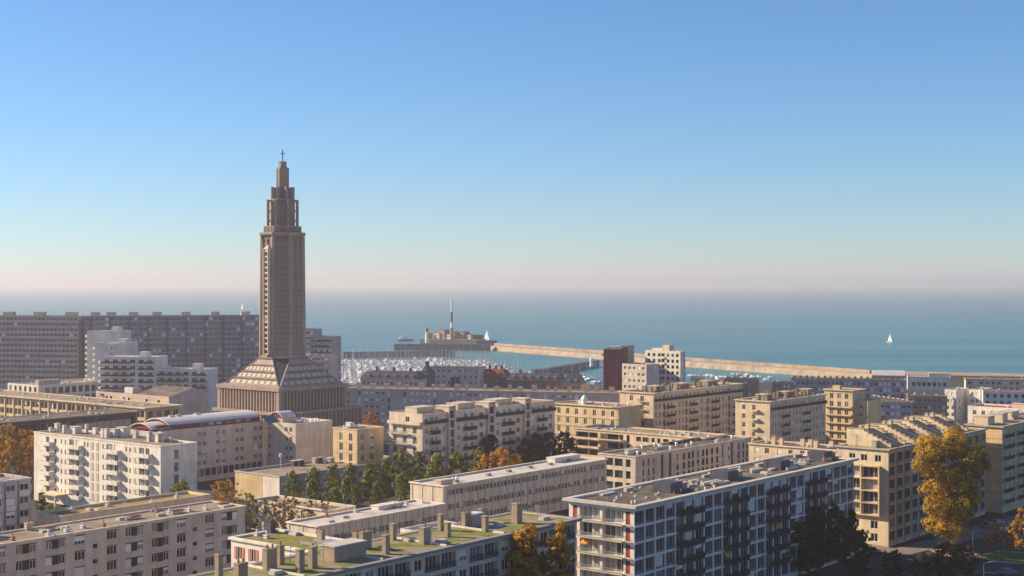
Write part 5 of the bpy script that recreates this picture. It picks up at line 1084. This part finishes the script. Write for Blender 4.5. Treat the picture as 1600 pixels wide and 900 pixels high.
# ================================================================== STREET, LOWER RIGHT
def flat(name, pts_px, z, mt, h=.14, kind='structure'):
    a = MB(); a.prism([tuple(ground(u, v)) for u, v in pts_px], .002 if h > .1 else z, z+h); return tag(a.build(name, M[mt]), kind=kind)
flat('pavement', [(1300, 838), (1398, 858), (1560, 812), (1620, 800), (1640, 812), (1420, 868), (1290, 850)], 0, 'paving')
flat('lawn_island', [(1532, 868), (1560, 862), (1610, 866), (1640, 872), (1610, 880), (1560, 877)], 0, 'grass')
flat('lawn_kerb', [(1527, 869), (1560, 860.5), (1612, 864.5), (1648, 872), (1612, 882), (1556, 879)], 0, 'kerb', .11)
flat('rose_paving', [(1452, 860), (1478, 856), (1530, 866), (1528, 876), (1500, 876)], 0, 'redpave', .115)
for i, (u0, v0, u1, v1) in enumerate(((1511, 892, 1530, 893), (1535, 894, 1562, 896), (1430, 880, 1438, 883), (1420, 873, 1426, 875.5), (1441, 884, 1455, 889))):
    p, q = ground(u0, v0), ground(u1, v1); d = (q-p).normalized(); n = Vector((-d.y, d.x))*.22; a = MB(); a.prism([tuple(p-n), tuple(q-n), tuple(q+n), tuple(p+n)], .004, .008); tag(a.build('road_marking', M['mark']), kind='structure')
def car(u, v, rz, col, label):
    p = ground(u, v); m = pmat('car_paint', col, .25, .5, .03, 1); r = empty('parked_car', (p.x, p.y, 0), rz); tag(r, label, 'car', 'cars in the shaded street')
    a = MB(); pr = [(-2.1, .35), (-2.15, .75), (-1.9, .95), (1.0, .98), (2.0, .82), (2.1, .5), (2.05, .3)]; n = len(pr); i0 = len(a.v)
    a.v += [(x, -.85, z) for x, z in pr]+[(x, .85, z) for x, z in pr]; a.f += [tuple(range(n)), tuple(range(2*n-1, n-1, -1))]+[(k, (k+1) % n, n+(k+1) % n, n+k) for k in range(n)]; a.m += [0]*(n+2)
    a.build('body', m, r)
    a = MB(); a.prism([(-1.85, -.8), (1.0, -.8), (1.0, .8), (-1.85, .8)], .95, 1.44, 0, [(-1.4, -.65), (.25, -.65), (.25, .65), (-1.4, .65)]); a.build('cabin_glass', M['carglass'], r)
    a = MB(); a.box(-1.38, .22, -.62, .62, 1.442, 1.48); a.build('car_roof', m, r)
    w_ = cached('wheel', lambda: (lambda z: (z.tube((0, -.12, 0), (0, .12, 0), .32, .32, 12, 0), z.tube((0, -.13, 0), (0, .13, 0), .19, .19, 8, 1), z.mesh('wheel', [M['tyre'], M['chrome']]))[2])(MB()))
    for x in (-1.35, 1.3):
        for y in (-.78, .78): link('wheel', w_, r, (x, y, .32))
    for y in (-.6, .6):
        h_ = MB(); h_.box(1.98, 2.08, y-.18, y+.18, .62, .78); h_.build('headlight', M['whitem'], r); h_ = MB(); h_.box(-2.18, -2.08, y-.18, y+.18, .68, .86); h_.build('tail_light', M['red'], r)
for u, v, rz, col, lb in ((1352, 868, .5, (.35, .36, .4), 'silver car parked nearest the dark trees under the framed bay building'), (1362, 864, .5, (.5, .45, .38), 'beige car behind the silver car'), (1388, 891, .6, (.25, .3, .38), 'blue grey car on the dark road at the bottom'), (1352, 893, .6, (.05, .05, .06), 'black car at the bottom of the shaded street'), (1459, 842, .9, (.08, .08, .09), 'dark car with red tail light beside the framed bay building'), (1410, 838, .9, (.3, .3, .32), 'grey car parked close to the framed bay building'), (1545, 824, .7, (.2, .22, .25), 'grey car parked below the tall corner block'), (1558, 820, .7, (.4, .4, .42), 'pale car parked below the tall corner block'), (1575, 898, .5, (.10, .16, .30), 'blue car at the bottom right corner')):
    car(u, v, rz, col, lb)
def lamp(u, v, hgt, label, mt='metal'):
    p = ground(u, v); r = empty('street_lamp', (p.x, p.y, 0), 0); tag(r, label, 'street lamp', 'street lamps')
    a = MB(); a.tube((0, 0, 0), (0, 0, hgt), .11, .07, 8); a.tube((0, 0, hgt), (1.4, 0, hgt+.25), .05, .05, 6); a.build('pole', M[mt], r)
    a = MB(); a.prism([(1.2, -.14), (2.0, -.12), (2.0, .12), (1.2, .14)], hgt+.2, hgt+.34); a.build('lamp_head', M['metal'], r)
lamp(1537, 915, 4.6, 'pale lamp post standing at the lower right road', 'whitem')
lamp(222, 985, 11.0, 'slim street lamp in front of the pink block')
lamp(1520, 872, 6.0, 'dark lamp post beside the lawn island')
# ================================================================== HAZE
hm = bpy.data.materials.new('haze'); hm.use_nodes = True; n = hm.node_tree.nodes; n.remove(n['Principled BSDF'])
pv = n.new('ShaderNodeVolumePrincipled'); pv.inputs['Density'].default_value = 1.45e-4; pv.inputs['Color'].default_value = (.77, .71, .75, 1); pv.inputs['Anisotropy'].default_value = .3
hm.node_tree.links.new(pv.outputs[0], n['Material Output'].inputs['Volume'])
a = MB(); a.box(-28000, 28000, -2000, 29000, -8, 112); tag(a.build('haze', hm), kind='stuff')
